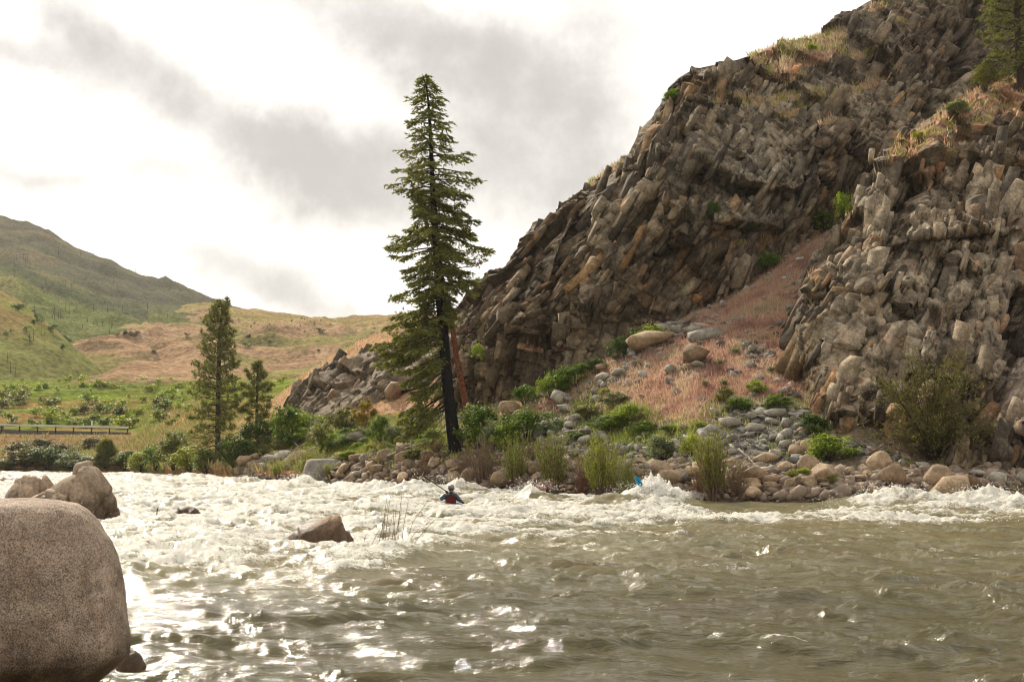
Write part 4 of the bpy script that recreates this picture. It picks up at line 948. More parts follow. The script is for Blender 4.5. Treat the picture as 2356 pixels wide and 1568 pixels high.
# the ones that show clearly
BIG = [(1902, 1106, .74, 'round', 'tanrock', 'domed tan boulder, the largest left of the tall wave on the right'), (2030, 1086, .8, 'round', 'tanrock', 'tall rounded tan boulder right of the bright green bush'), (2053, 1112, .7, 'round', 'brownrock', 'dark brown rounded boulder below the tall tan boulder'),
       (2155, 1122, .8, 'round', 'tanrock', 'big upright tan boulder below the sparse brown-green bush'), (2245, 1118, .62, 'slab', 'greyrock', 'broad grey tilted slab near the right edge above the wave'), (2225, 1128, .62, 'round', 'brownrock', 'dark rounded boulder tucked under the broad grey tilted slab'),
       (2100, 1098, .6, 'slab', 'tanrock', 'flat pale tan slab just right of the dark brown boulder'), (2190, 1150, 1.05, 'ang', 'tanrock', 'wide blocky brown rock right behind the tall wave'), (2298, 1112, .5, 'round', 'greyrock', 'grey oval boulder near the right border of the shore'),
       (1864, 1040, .6, 'round', 'tanrock', 'smooth egg-shaped tan boulder left of the bright green bush'), (1832, 1048, .48, 'round', 'tanrock', 'smooth tan boulder leaning left of the egg-shaped one'), (1848, 1005, .52, 'round', 'brownrock', 'upright rounded brown boulder above the egg-shaped tan one'), (1840, 1030, .4, 'round', 'brownrock', 'low brown boulder between the egg-shaped and the upright boulder'),
       (1762, 1062, .95, 'slab', 'tanrock', 'long pale rounded slab lying on the grey talus'), (1855, 1088, .65, 'round', 'tanrock', 'pinkish rounded boulder below the bright green bush'), (1520, 1092, .75, 'ang', 'tanrock', 'sunlit tan block just right of the big splash'), (1548, 1118, .85, 'ang', 'tanrock', 'large tan block right of the big splash, lower of two'),
       (1505, 1140, .7, 'ang', 'tanrock', 'pale wet block behind the big splash'), (1600, 1148, .75, 'slab', 'greyrock', 'pale grey slab at the water left of the willow thicket'), (1550, 1040, .7, 'ang', 'greyrock', 'pale grey block above the tan blocks by the splash'), (1735, 1108, .6, 'round', 'tanrock', 'rounded tan boulder right of the willow thicket'), (1735, 1146, .45, 'round', 'tanrock', 'pale boulder at the waterline right of the willow thicket'),
       (1680, 985, .58, 'ang', 'greyrock', 'square grey block standing on the talus'), (1785, 962, .62, 'ang', 'greyrock', 'tilted grey block below the cliff buttress'), (1155, 1118, .8, 'round', 'tanrock', 'smooth tan boulder right of the paddler in blue'), (1195, 1135, .95, 'slab', 'greyrock', 'pale angular slab at the water right of the paddler in blue'), (1260, 1138, .8, 'ang', 'brownrock', 'wet brown block under the red-helmeted paddler'),
       (1074, 1115, .78, 'round', 'tanrock', 'smooth upright tan boulder behind the helmet of the paddler in blue'), (925, 1108, .62, 'round', 'tanrock', 'pale rounded boulder at the waterline left of the paddler in blue'), (1000, 1075, .6, 'round', 'tanrock', 'round tan boulder on the shore left of the dark trunk'), (1040, 1075, .55, 'round', 'tanrock', 'rounded tan boulder right below the dark trunk'),
       (925, 1045, .75, 'ang', 'brownrock', 'dark angular boulder on the bank left of the dark trunk'), (880, 1058, .7, 'round', 'tanrock', 'long tan rounded boulder among the shore stones'), (920, 1065, .6, 'round', 'brownrock', 'brown rounded boulder in the middle of the stony shore'), (745, 1103, 1.3, 'round', 'greyrock', 'long low grey boulder at the water beside the reedy willows'),
       (616, 1030, 1.0, 'round', 'tanrock', 'large round pinkish boulder right of the small pine'), (575, 1095, .7, 'ang', 'greyrock', 'pale block on the stony point right of the pine at the water'), (600, 1065, .9, 'slab', 'greyrock', 'broad grey slab below the round pinkish boulder'), (672, 1058, 1.0, 'slab', 'greyrock', 'wide pale slab half hidden behind the reedy willows'),
       (1172, 952, .85, 'round', 'tanrock', 'tan boulder on the left end of the light grey talus'), (1195, 960, .6, 'ang', 'tanrock', 'tan block beside the boulder at the left end of the talus'), (1250, 1002, .85, 'round', 'greyrock', 'pale grey rounded boulder above the reddish willow clump'), (1290, 925, .9, 'ang', 'greyrock', 'grey block under the row of bushes below the cliff'), (1245, 970, .6, 'slab', 'greyrock', 'grey slab low on the light grey talus'),
       (1500, 795, 1.7, 'slab', 'tanrock', 'long tan slab leaning up from the top of the talus'), (1605, 835, 1.1, 'ang', 'brownrock', 'dark rugged boulder standing in the red grass gully'), (1630, 775, 1.2, 'slab', 'greyrock', 'long flat slab lying high in the red grass gully'), (1385, 855, .6, 'ang', 'tanrock', 'small upright tan block at the top edge of the talus'),
       (840, 1008, 1.6, 'slab', 'greyrock', 'wide smooth grey rock sheet sloping through the grass left of the fir'), (950, 960, 1.2, 'ang', 'brownrock', 'brown rock in the grass behind the low fir branches'), (905, 915, 1.3, 'ang', 'brownrock', 'brown rock on the tan hillside behind the fir')]
r = np.random.default_rng(33)
nrock = 0
for x, y, s, kind, mat, lb in BIG:
    mk_rock(x, y, s * .92, kind, mat, r, .2 if kind != 'slab' else .3, lb, SH_tan if y < 940 and x < 960 else None); nrock += 1
q, pz = SH_bank.q, SH_bank.p[:, 2]
shore_m = sstep(q[:, 1], wly(q[:, 0]) - 95, wly(q[:, 0]) - 50) * (pz > .12) * (pz < 3) * (q[:, 0] > 545) * (q[:, 0] < 2420) * (q[:, 1] > 1010)
gra = ell(q, 800, 1040, 90, 22) + ell(q, 640, 1080, 30, 20)
shore_m = shore_m * (1 - np.clip(gra, 0, .85))
LIM = 300; SH_w = 1 + 1.6 * (q[:, 0] > 1450)
pos, idx = SH_bank.scatter(shore_m * SH_w * sstep(q[:, 1], 1000, 1100), 190, r)
seen_xy = [(b[0], b[1]) for b in BIG]
def clear(x, y, d):
    return all((x - a) ** 2 + ((y - b) * 1.6) ** 2 > d * d for a, b in seen_xy)
cand = [(x, y, 's') for x, y in SH_bank.q[idx]]
pos, idx = SH_bank.scatter(mtal * (q[:, 1] > 700), 400, r); cand += [(x, y, 't') for x, y in SH_bank.q[idx]]
pos, idx = SH_bank.scatter(shore_m, 600, r); cand += [(x, y, 's') for x, y in SH_bank.q[idx]]
for x, y, z in cand:
    if nrock >= LIM: break
    if not clear(x, y, 11 if z == 's' and x > 1450 else 13): continue
    seen_xy.append((x, y)); D_ = SH_bank.at(x, y)[0][1]
    if z == 's':
        kind = r.choice(['round', 'ang', 'slab'], p=[.2, .5, .3]); mat = r.choice(['tanrock', 'brownrock', 'greyrock'], p=[.5, .25, .25])
        if x > 1650 and y < 1075: mat = 'greyrock'; kind = r.choice(['ang', 'slab'])
        s = r.uniform(.22, .5) * D_ / 62
    else: kind = r.choice(['ang', 'slab'], p=[.6, .4]); mat = 'greyrock'; s = r.uniform(.22, .5) * D_ / 70
    mk_rock(x, y, s, kind, mat, r, .15); nrock += 1
# identical wording is shared only inside the group
def rubble(name, mask, n, smin, smax, mat, label, seed, sub=1, sheet=None, kinds=('ang', 'slab', 'round')):
    r = np.random.default_rng(seed); sheet = sheet or SH_bank
    pos, idx = sheet.scatter(mask, n, r)
    VV, FF = [], []; base = []
    for k in range(9): base.append(rock_shape(sub, kinds[k % len(kinds)], r))
    s = smin + (smax - smin) * r.uniform(0, 1, n) ** 2.2; a = r.uniform(0, 6.28, n)
    for k in range(9):
        nv = len(base[k][0]); m = np.arange(n) % 9 == k; v = base[k][0][None] * s[m][:, None, None]
        c, sn = np.cos(a[m])[:, None], np.sin(a[m])[:, None]
        tl = r.uniform(-.5, .5, (m.sum(), 1))
        x, y, z = v[..., 0] * c - v[..., 1] * sn, v[..., 0] * sn + v[..., 1] * c, v[..., 2] + v[..., 0] * tl
        v = np.stack([x, y, z], -1) + pos[m][:, None] + np.array([0, 0, .25]) * s[m][:, None, None]
        FF.append((base[k][1][None] + (nv * np.arange(m.sum()))[:, None, None] + sum(len(q_) for q_ in VV)).reshape(-1, 3)); VV.append(v.reshape(-1, 3))
    tag(obj(name, mesh_np(name, np.concatenate(VV), np.concatenate(FF), M[mat])), label, 'rubble', kind='stuff')
def rmat_island(name, a, b):
    m, t, out = newmat(name); gi = t.new('ShaderNodeNewGeometry'); g = t.new('ShaderNodeTexCoord').outputs['Object']
    c = t.mix(gi.outputs['Random Per Island'], a, b); n = t.noise(g, 14, 5, .65)
    c = t.mix(t.mapr(n, .3, .7, 0, .5), c, t.mix(1.0, c, (.5, .47, .42), 'MULTIPLY'))
    principled(t, out, c, .9, .25, t.bump(n, .5, .03)); return m
M['rub_shore'] = rmat_island('shore_cobble', (.14, .1, .075), (.40, .31, .23)); M['rub_grey'] = rmat_island('talus_stone', (.14, .13, .11), (.40, .375, .33))
rubble('shore_rubble', shore_m * SH_w, 5600, .07, .40, 'rub_shore', 'heaped tan and brown cobbles filling the gaps along the far shore', 61)
rubble('talus_rubble', mtal + .12 * mred + .06, 4300, .07, .36, 'rub_grey', 'loose grey angular talus stones below the cliffs', 62, kinds=('ang', 'slab'))
rubble('talus_chips', mtal + .2 * mred * 0 + shore_m * .3, 3500, .05, .12, 'rub_grey', 'small broken grey chips between the talus stones', 63, kinds=('ang', 'slab'))

# ---- rocks standing in the river
# foreground granite boulder: a turned outline, undercut on the water side
prof = np.array([(1141, 4), (1144, 26), (1147, 50), (1152, 86), (1163, 131), (1178, 156), (1200, 178), (1244, 210), (1284, 227), (1328, 239), (1383, 247), (1431, 252), (1486, 257), (1511, 252), (1544, 222), (1568, 192), (1600, 160), (1650, 135), (1720, 120)], float)
Db = 8.6; cx_ = 28; nrr, naa = 260, 380
cl = np.concatenate([[0], np.cumsum(np.linalg.norm(np.diff(prof, axis=0), axis=1))]); tq = np.linspace(0, cl[-1], nrr)
py_ = np.interp(tq, cl, prof[:, 0]); pw = np.interp(tq, cl, prof[:, 1])
for _ in range(6): pw[1:-1] = (pw[:-2] + pw[2:] + 2 * pw[1:-1]) / 4; py_[1:-1] = (py_[:-2] + py_[2:] + 2 * py_[1:-1]) / 4
C0 = P(cx_, 1360, Db); zz = P(cx_, py_, Db)[:, 2]; wwd = pw / F * Db
ang = np.linspace(0, 2 * np.pi, naa + 1)[:-1]
ca, sa = np.cos(ang), np.sin(ang); se = 1 / (np.abs(ca) ** 2.1 + np.abs(sa) ** 2.1) ** (1 / 2.1)
leftst = np.where(ca < 0, 1.9, 1.0)
B = np.stack([C0[0] + wwd[:, None] * (ca * se * leftst)[None], Db + .05 + wwd[:, None] * (sa * se)[None] * .95, np.repeat(zz[:, None], naa, 1)], -1)
B[:, :, 2] += -.06 * np.clip((B[:, :, 0] - C0[0]) / .6, -2, 0) * -1 * .1
p = B.reshape(-1, 3); nr_ = p - np.array([C0[0] - .2, Db, .9]); nr_ /= np.linalg.norm(nr_, axis=1)[:, None]
d = fbm3(p * 1.6, 3, 71) * .035 + fbm3(p * 7, 4, 72, .6) * .010
pp2 = p * np.array([1, 1, 1]); qq = px(p)
for pl, wd, k in (([(240, 1290), (215, 1330), (195, 1345)], 9, .008), ([(235, 1330), (222, 1360), (190, 1375)], 7, .007), ([(232, 1385), (200, 1395)], 7, .006), ([(262, 1300), (272, 1400), (285, 1490)], 6, .01)):
    d -= k * np.exp(-(dpoly(qq, pl) / wd) ** 2)
p = p + nr_ * d[:, None]; p -= np.array([C0[0], Db, 0])
fa = np.array([[i * naa + j, (i + 1) * naa + j, (i + 1) * naa + (j + 1) % naa, i * naa + (j + 1) % naa] for i in range(nrr - 1) for j in range(naa)])
o = obj('boulder', mesh_np('boulder', p, fa, M['granite'], True), None, (C0[0], Db, 0))
tag(o, 'huge smooth speckled granite boulder filling the lower left corner', 'boulder')
# the cracked boulder behind it
bk = empty('boulder', P(150, 1190, 40) * np.array([1, 1, 0])); tag(bk, 'large cracked tan boulder standing in white water behind the granite one', 'boulder')
def cr(name, pts, D, dep, seed, **k):
    o = profile_rock(name, pts, 0, D, dep, M['crackrock'], seed, 90, 44, parent=None, **k); o.parent = bk; o.location = o.location - bk.location; return o
cr('main_block', [(92, 1190), (100, 1150), (122, 1125), (150, 1098), (178, 1080), (203, 1068), (220, 1078), (238, 1098), (255, 1118), (268, 1140), (271, 1190)], 40, 1.0, 5, fr=(.9, .2), rough=.03)
cr('side_block', [(14, 1180), (18, 1130), (36, 1108), (60, 1098), (88, 1098), (108, 1110), (124, 1128), (132, 1190)], 40.5, .95, 8, fr=(.8, .18), rough=.03)
cr('front_block', [(60, 1190), (75, 1145), (100, 1133), (140, 1120), (165, 1122), (180, 1150), (190, 1190)], 39.5, .7, 11, fr=(.6, .1), rough=.03)
o = profile_rock('boulder', [(646, 1250), (655, 1240), (672, 1226), (690, 1208), (720, 1200), (745, 1192), (765, 1186), (780, 1187), (790, 1200), (798, 1232), (800, 1252)], 0, 29.2, .72, M['riverrock'], 21, 90, 44, (.8, .05), .028, .8); tag(o, 'brown wedge-shaped boulder with a blunt right end midstream', 'boulder')
o = profile_rock('boulder', [(770, 1250), (790, 1215), (803, 1222), (815, 1236), (818, 1250)], 0, 29.7, .3, M['riverrock'], 23, 40, 24, (.4, .03), .03, .8); tag(o, 'small dark rock peeking out behind the wedge-shaped boulder', 'boulder')
o = profile_rock('boulder', [(380, 1198), (398, 1178), (414, 1169), (430, 1164), (449, 1169), (462, 1183), (467, 1198)], 0, 40.3, .5, M['riverrock'], 25, 50, 24, (.4, .05), .05, .8); tag(o, 'low dark rock with water pouring over its left side', 'boulder')
o = profile_rock('boulder', [(538, 1216), (545, 1209), (556, 1208), (566, 1212), (572, 1217)], 0, 34.5, .15, M['riverrock'], 27, 24, 14, (.2, .02), .03, .8, -.2); tag(o, 'tiny dark rock breaking the foam midstream', 'boulder')
o = profile_rock('boulder', [(-6, 1108), (0, 1100), (14, 1096), (30, 1097), (46, 1103), (52, 1110)], 0, 95, .9, M['riverrock'], 28, 30, 14, (.6, .1), .04, .8); tag(o, 'flat dark rock far upstream at the left border', 'boulder')
o = profile_rock('boulder', [(268, 1532), (280, 1502), (295, 1490), (312, 1496), (326, 1510), (338, 1530)], 0, 12.3, .16, M['riverrock'], 29, 50, 24, (.2, .02), .03, .8, -.25); tag(o, 'small wet brown rock beside the foot of the granite boulder', 'boulder')

# ================================================================ PLANTS
def frames(d):
    d = d / (np.linalg.norm(d, axis=-1, keepdims=True) + 1e-9)
    up = np.where(np.abs(d[..., 2:3]) > .9, np.array([1., 0, 0]), np.array([0, 0, 1.]))
    s = np.cross(d, up); s /= np.linalg.norm(s, axis=-1, keepdims=True); return d, s, np.cross(s, d)
class MB:
    """collects tubes and leaves"""
    def __init__(s): s.v = []; s.f3 = []; s.f4 = []; s.c = []; s.n = 0
    def add(s, v, f, c=None):
        (s.f3 if f.shape[1] == 3 else s.f4).append(f + s.n); s.v.append(v); s.n += len(v)
        if c is not None: s.c.append(c)
    def tube(s, pts, rad, k=4):
        pts = np.array(pts, float); rad = np.array(rad, float); m = len(pts)
        d, a, b = frames(np.gradient(pts, axis=0))
        th = np.arange(k) * 2 * np.pi / k
        v = pts[:, None] + rad[:, None, None] * (np.cos(th)[None, :, None] * a[:, None] + np.sin(th)[None, :, None] * b[:, None])
        i, j = np.meshgrid(np.arange(m - 1), np.arange(k), indexing='ij'); i = i.ravel(); j = j.ravel(); j2 = (j + 1) % k
        s.add(v.reshape(-1, 3), np.stack([i * k + j, i * k + j2, (i + 1) * k + j2, (i + 1) * k + j], 1))
    def blades(s, base, vec, width, side=None, col=None):
        """tapered triangles from base along vec"""
        d, a, b = frames(vec)
        if side is None:
            th = rng.uniform(0, 6.28, (len(base), 1)); side = a * np.cos(th) + b * np.sin(th)
        w_ = np.asarray(width).reshape(-1, 1) * .5
        v = np.stack([base - side * w_, base + side * w_, base + vec], 1).reshape(-1, 3)
        n = len(base); s.add(v, np.arange(3 * n).reshape(-1, 3), None if col is None else np.repeat(col, 3, 0))
    def leaves(s, c, size, r, flat=.3):
        """diamond leaves, random facing"""
        n = len(c); d = r.normal(size=(n, 3)); d[:, 2] *= 1 - flat; d, a, b = frames(d)
        L = np.asarray(size).reshape(-1, 1) * np.ones((n, 1))
        v = np.stack([c - d * L * .5, c + a * L * .3, c + d * L * .5, c - a * L * .3], 1).reshape(-1, 3)
        s.add(v, np.arange(4 * n).reshape(-1, 4))
    def build(s, name, mat, parent=None, smooth=False, loc=None):
        v = np.concatenate(s.v); fl = []
        if s.f3: fl.append(np.concatenate(s.f3))
        if s.f4: fl.append(np.concatenate(s.f4))
        at = {'Col': np.concatenate(s.c)} if s.c else None
        return obj(name, mesh_np(name, v, fl, M[mat] if isinstance(mat, str) else mat, smooth, at), parent, loc)

# ---- the tall fir
Df = 76.0
TB = P(1052, 1038, Df)
def rel(x, y, D=Df): return P(x, y, D) - TB
tr_pts = [(1052, 1048, 22), (1050, 1035, 19), (1042, 990, 15), (1036, 940, 13.5), (1029, 880, 13), (1023, 800, 12), (1014, 700, 11), (1006, 600, 9), (999, 500, 7.5), (994, 400, 5.5), (990, 300, 3.8), (985, 230, 2.4), (980, 195, 1.4), (972, 170, .6)]
tp = np.array([rel(x, y) for x, y, w_ in tr_pts]); tw = np.array([w_ / F * Df for _, _, w_ in tr_pts])
ty = np.array([y for _, y, _ in tr_pts], float)
LP = np.array([(168, 4), (200, 24), (215, 14), (240, 40), (262, 26), (300, 62), (335, 40), (365, 95), (400, 75), (430, 102), (450, 60), (490, 98), (520, 112), (560, 124), (585, 138), (620, 98), (660, 112), (690, 60), (710, 110), (740, 128), (760, 148), (800, 140), (840, 118), (870, 60), (900, 100), (940, 138), (970, 150), (990, 90), (1005, 60)])
RP = np.array([(168, 3), (195, 20), (240, 48), (262, 30), (300, 76), (340, 66), (366, 106), (395, 90), (425, 110), (450, 70), (490, 85), (540, 115), (555, 135), (580, 80), (620, 105), (640, 112), (665, 60), (690, 40), (760, 45), (800, 30), (870, 25), (1000, 18)])
r = np.random.default_rng(9)
fir = empty('fir_tree', TB); tag(fir, 'tall lone fir with a charred leaning trunk, drooping dark green branches', 'tree')
mb = MB(); mb.tube(tp, tw, 12); trunk = mb.build('trunk', 'char', fir, True)
br, nd, dead = MB(), MB(), MB()
def limb(p0, az_, L, e0, droop, tip, n=9):
    t = np.linspace(0, 1, n); h = np.array([math.cos(az_), math.sin(az_)])
    e = e0 - droop * np.sin(t * np.pi * .62) + tip * t ** 3
    dx = np.cumsum(np.cos(e)) / n * L; dz = np.cumsum(np.sin(e)) / n * L
    wob = np.cumsum(r.normal(0, .05, n)) * L * .12
    q_ = np.stack([p0[0] + h[0] * dx - h[1] * wob, p0[1] + h[1] * dx + h[0] * wob, p0[2] + dz], 1)
    return np.concatenate([[p0], q_])
def sprig(nd, base, dirv, L, wd, r, k=3):
    """a flat spray of needles: a few tapered blades fanning out"""
    n = len(base); d, a, b = frames(dirv)
    for j in range(k):
        off = (j - (k - 1) / 2) * .6 + r.normal(0, .2, (n, 1)); v_ = (d + a * off + b * r.normal(0, .25, (n, 1))) * (L * r.uniform(.7, 1.2, (n, 1)))
        nd.blades(base, v_, wd * r.uniform(.8, 1.3, n))
def fir_branch(p0, az_, L, e0, droop, tip, dens=1.0, rad=None, hang=.25, t0=.12):
    pts = limb(p0, az_, L, e0, droop, tip)
    rad = rad or (.012 + .014 * L)
    br.tube(pts, np.linspace(rad, .006, len(pts)), 4)
    m = max(6, int(L * 11 * dens)); t = r.uniform(t0, 1, m) ** .8
    fi = t * (len(pts) - 1); i0 = np.minimum(fi.astype(int), len(pts) - 2); f_ = (fi - i0)[:, None]
    b0 = pts[i0] * (1 - f_) + pts[i0 + 1] * f_; dd, sd_, ud = frames(pts[i0 + 1] - pts[i0])
    sgn = r.choice([-1, 1], (m, 1)); tl = (.16 + .38 * L * (1 - t) ** .8 * .55 + .12)[:, None] * r.uniform(.6, 1.2, (m, 1))
    tv = (dd * .75 + sd_ * sgn * .8 + np.array([0, 0, -hang]) + r.normal(0, .12, (m, 3))) * tl
    for a_ in (.0, .35, .7, 1.0):
        bb = b0 + tv * a_ + np.array([0, 0, -.05]) * a_ ** 2
        sprig(nd, bb, tv / tl + r.normal(0, .35, (m, 3)), .19, .075, r, 3)
for k in range(305):
    y = 172 + (905 - 172) * ((k + r.uniform()) / 305) ** .93
    az_ = k * 2.39996 + r.normal(0, .25)
    i = np.interp(y, ty[::-1], np.arange(len(ty))[::-1]); p0 = np.array([np.interp(i, np.arange(len(ty)), tp[:, c]) for c in range(3)])
    lf_, rt_ = np.interp(y, LP[:, 0], LP[:, 1]), np.interp(y, RP[:, 0], RP[:, 1])
    wgt = .5 + .5 * math.cos(az_); L = (lf_ * (1 - wgt) + rt_ * wgt) / F * Df
    L *= r.uniform(.5, 1.13) if y > 230 else r.uniform(.7, 1.05)
    if y > 880 and wgt > .4: continue
    if y > 745 and wgt > .35: continue
    if y > 800 and r.uniform() < .45: continue
    if y > 680 and wgt > .6 and r.uniform() < .7: L *= .5
    if 250 < y < 700 and r.uniform() < .16: continue
    L = max(L, .18); hgt = (y - 170) / 800
    fir_branch(p0 + np.array([0, 0, .05 * L]), az_, L * 1.06, r.uniform(-.02, .22) - .25 * hgt, r.uniform(.25, .5) + .15 * hgt, r.uniform(.25, .7), .8 if y < 430 else 1.45)
# the heavy low limbs hanging on the left
for x0, y0, a_, L, e, dr in ((1026, 830, 3.1, 3.0, -.35, .5), (1026, 850, 3.5, 2.6, -.5, .5), (1030, 880, 2.9, 3.1, -.55, .4), (1032, 905, 3.3, 3.3, -.5, .35), (1033, 920, 2.7, 3.0, -.7, .2), (1035, 935, 3.05, 3.2, -.6, .3), (1033, 900, 3.7, 2.8, -.6, .4), (1030, 860, 3.9, 2.2, -.5, .5), (1033, 915, 3.45, 2.9, -.75, .2), (1035, 925, 3.2, 2.3, -.8, .1), (1028, 790, 3.3, 3.2, -.2, .5), (1022, 755, 3.0, 3.4, -.1, .45), (1022, 770, 3.6, 3.1, -.15, .5), (1020, 740, 2.7, 3.1, -.1, .5)):
    for kk in range(2): fir_branch(rel(x0, y0) + r.normal(0, .05, 3), a_ + r.normal(0, .2), L * r.uniform(.8, 1.1), e * .8, dr, .5, 1.2, .04, .35, .34)
br.build('branches', 'bark', fir); nd.build('crown', 'fir', fir)
# bare dead branches low on the trunk
for x0, y0, a_, L, e, dr in ((1016, 705, 0, 2.0, -.5, .3), (1018, 720, .3, 1.6, -.6, .3), (1020, 690, -.2, 2.3, -.3, .5), (1022, 780, .1, 1.7, -.9, .3), (1025, 850, .2, 1.2, -.9, .2), (1024, 800, -.4, 1.5, -1.1, .1), (1028, 900, 3.2, 1.5, -.2, .6), (1034, 930, 3.0, 2.0, -.4, .5), (1036, 950, 2.8, 2.6, -.6, .3), (1038, 965, 3.3, 2.2, -.7, .3), (1040, 985, 3.1, 1.8, -.4, .4), (1036, 930, 3.5, 2.4, -.8, .2), (1022, 760, .6, 1.3, -.8, .3), (1027, 870, -.2, 1.6, -1.0, .2), (1012, 640, .1, 2.8, -.5, .4), (1018, 730, -.6, 1.8, -.7, .4), (1042, 985, .2, 1.0, -.1, .2)):
    pts = limb(rel(x0, y0), a_, L, e, dr, .2); dead.tube(pts, np.linspace(.03, .006, len(pts)), 4)
    for j in range(9):
        i0 = r.integers(2, len(pts) - 1); q2 = limb(pts[i0], a_ + r.choice([-1, 1]) * r.uniform(.4, 1), L * r.uniform(.15, .4), e - .3, .3, 0, 4); dead.tube(q2, np.linspace(.011, .004, len(q2)), 3)
dead.build('dead_branches', 'twig', fir)
# ---- the broken ponderosa just behind it
Dp = 79.5; PB = P(1076, 960, Dp)
pon = empty('pine_tree', PB); tag(pon, 'orange-barked pine with a snapped top, mostly hidden behind the tall fir', 'tree')
pts = [(1078, 975, 17), (1072, 930, 14), (1062, 880, 12.5), (1050, 820, 11.5), (1042, 760, 11), (1032, 700, 10), (1008, 600, 9), (980, 510, 8), (955, 440, 6.5), (946, 418, 4)]
pt = np.array([P(x, y, Dp) - PB for x, y, _ in pts]); pwid = np.array([w_ * .58 / F * Dp for *_, w_ in pts])
mb = MB(); mb.tube(pt, pwid, 10); mb.build('trunk', 'redbark', pon, True)
br, nd = MB(), MB()
def tuft(nd, c, r, L=.2, k=16, w_=.03, updir=None):
    """a ball-like brush of long needles"""
    n = len(c)
    for j in range(k):
        d = r.normal(size=(n, 3))
        if updir is not None: d = d + updir * 1.1
        d /= np.linalg.norm(d, axis=1)[:, None]
        nd.blades(c, d * (L * r.uniform(.7, 1.15, (n, 1))), np.full(n, w_))
def pine_branch(br, nd, p0, az_, L, e0, droop, tip, ntuft, r, TL=.2, k=14, tw_=.032, rad=None, spread=.35):
    pts = limb(p0, az_, L, e0, droop, tip); rad = rad or (.014 + .012 * L)
    br.tube(pts, np.linspace(rad, .008, len(pts)), 4)
    m = ntuft; t = 1 - r.uniform(0, .62, m) ** 1.2; fi = t * (len(pts) - 1); i0 = np.minimum(fi.astype(int), len(pts) - 2); f_ = (fi - i0)[:, None]
    b0 = pts[i0] * (1 - f_) + pts[i0 + 1] * f_
    off = r.normal(0, 1, (m, 3)) * np.array([1, 1, .45]) * spread * L * .5 * (1.15 - t[:, None]) + np.array([0, 0, .05]) + r.normal(0, .05, (m, 3))
    for a_, b_ in zip(b0, b0 + off): br.tube([a_, (a_ + b_) / 2 - [0, 0, .03], b_], [.012, .009, .006], 3)
    d = off / (np.linalg.norm(off, axis=1)[:, None] + 1e-6)
    tuft(nd, b0 + off, r, TL, k, tw_, d * .4 + np.array([0, 0, .35]))
for x0, y0, a_, L, e, nt_ in ((1012, 620, .05, 2.6, .15, 26), (1010, 600, -.25, 2.9, .05, 30), (1020, 650, .1, 2.4, .1, 22), (1020, 660, -.4, 2.3, .05, 18), (995, 560, .3, 2.9, -.15, 26), (1000, 580, .0, 2.6, -.3, 20), (985, 540, 3.1, 2.2, -.3, 24), (995, 570, 3.3, 2.7, -.1, 30), (990, 550, 2.8, 2.6, -.2, 24), (1025, 680, 3.2, 3.2, -.1, 26), (1030, 700, 2.9, 3.3, -.2, 22), (1040, 760, 3.1, 3.5, -.1, 26), (1045, 790, .1, 1.6, -.5, 12)):
    pine_branch(br, nd, P(x0, y0, Dp) - PB, a_, L, e, .15, .5, nt_, r)
br.build('branches', 'bark', pon); nd.build('crown', 'pine', pon)
# ---- the two pines on the left and the one at the top right
def pine(name, base, pts, Lp, Rp, y0, y1, nb, D, label, r, TL=.24, k=13, elev=.1, dens=1.0, tw_=.045, barebelow=None, bark='bark'):
    Bp = P(*base, D); root = empty(name, Bp); tag(root, label, 'tree')
    pt = np.array([P(x, y, D) - Bp for x, y, _ in pts]); wd = np.array([w_ / F * D for *_, w_ in pts]); yy = np.array([y for _, y, _ in pts], float)
    mb = MB(); mb.tube(pt, wd, 9); mb.build('trunk', bark, root, True)
    br, nd = MB(), MB(); Lp = np.array(Lp); Rp = np.array(Rp)
    for i in range(nb):
        y = y0 + (y1 - y0) * (i + r.uniform()) / nb; az_ = i * 2.39996 + r.normal(0, .3)
        p0 = np.array([np.interp(y, yy[::-1], pt[::-1, c]) for c in range(3)])
        wgt = .5 + .5 * math.cos(az_); L = (np.interp(y, Lp[:, 0], Lp[:, 1]) * (1 - wgt) + np.interp(y, Rp[:, 0], Rp[:, 1]) * wgt) / F * D * r.uniform(.7, 1.08)
        hh = (y - y0) / (y1 - y0)
        e = .75 - 1.05 * hh + r.normal(0, .12) + elev
        nt_ = int((6 + 10 * L) * dens * (1 if barebelow is None or y < barebelow else .4))
        pine_branch(br, nd, p0, az_, L, e, .12 + .2 * hh, .45, nt_, r, TL, k, tw_, spread=.55)
    br.build('branches', 'bark', root); nd.build('crown', 'pine', root); return root
pine('pine_tree', (500, 1088), [(500, 1092, 8), (500, 1080, 7), (501, 1000, 6.3), (502, 900, 5.5), (504, 800, 4.5), (508, 740, 3), (512, 700, 1.2)],
     [(700, 16), (715, 30), (760, 48), (800, 55), (850, 62), (900, 70), (960, 72), (1020, 66), (1060, 50)], [(700, 22), (720, 32), (780, 40), (830, 48), (870, 52), (920, 55), (980, 45), (1060, 34)],
     706, 1055, 150, 113, 'tall full-crowned pine at the water, larger of the left pair', r, .34, 11, .1, .62, .06, 985)
pine('pine_tree', (590, 1040), [(590, 1044, 4), (590, 1000, 3.6), (591, 930, 3.0), (592, 870, 2.2), (594, 832, 1)],
     [(830, 6), (850, 14), (870, 30), (890, 40), (940, 42), (980, 36), (1000, 18)], [(830, 6), (860, 18), (880, 34), (900, 42), (930, 40), (960, 26), (1000, 12)],
     838, 985, 46, 112, 'small thin-trunked pine right of the larger one', r, .36, 12, 0, .8, .06, 960)
b0_, _ = SH_but.at(2348, 205)
bx, by = px(b0_)
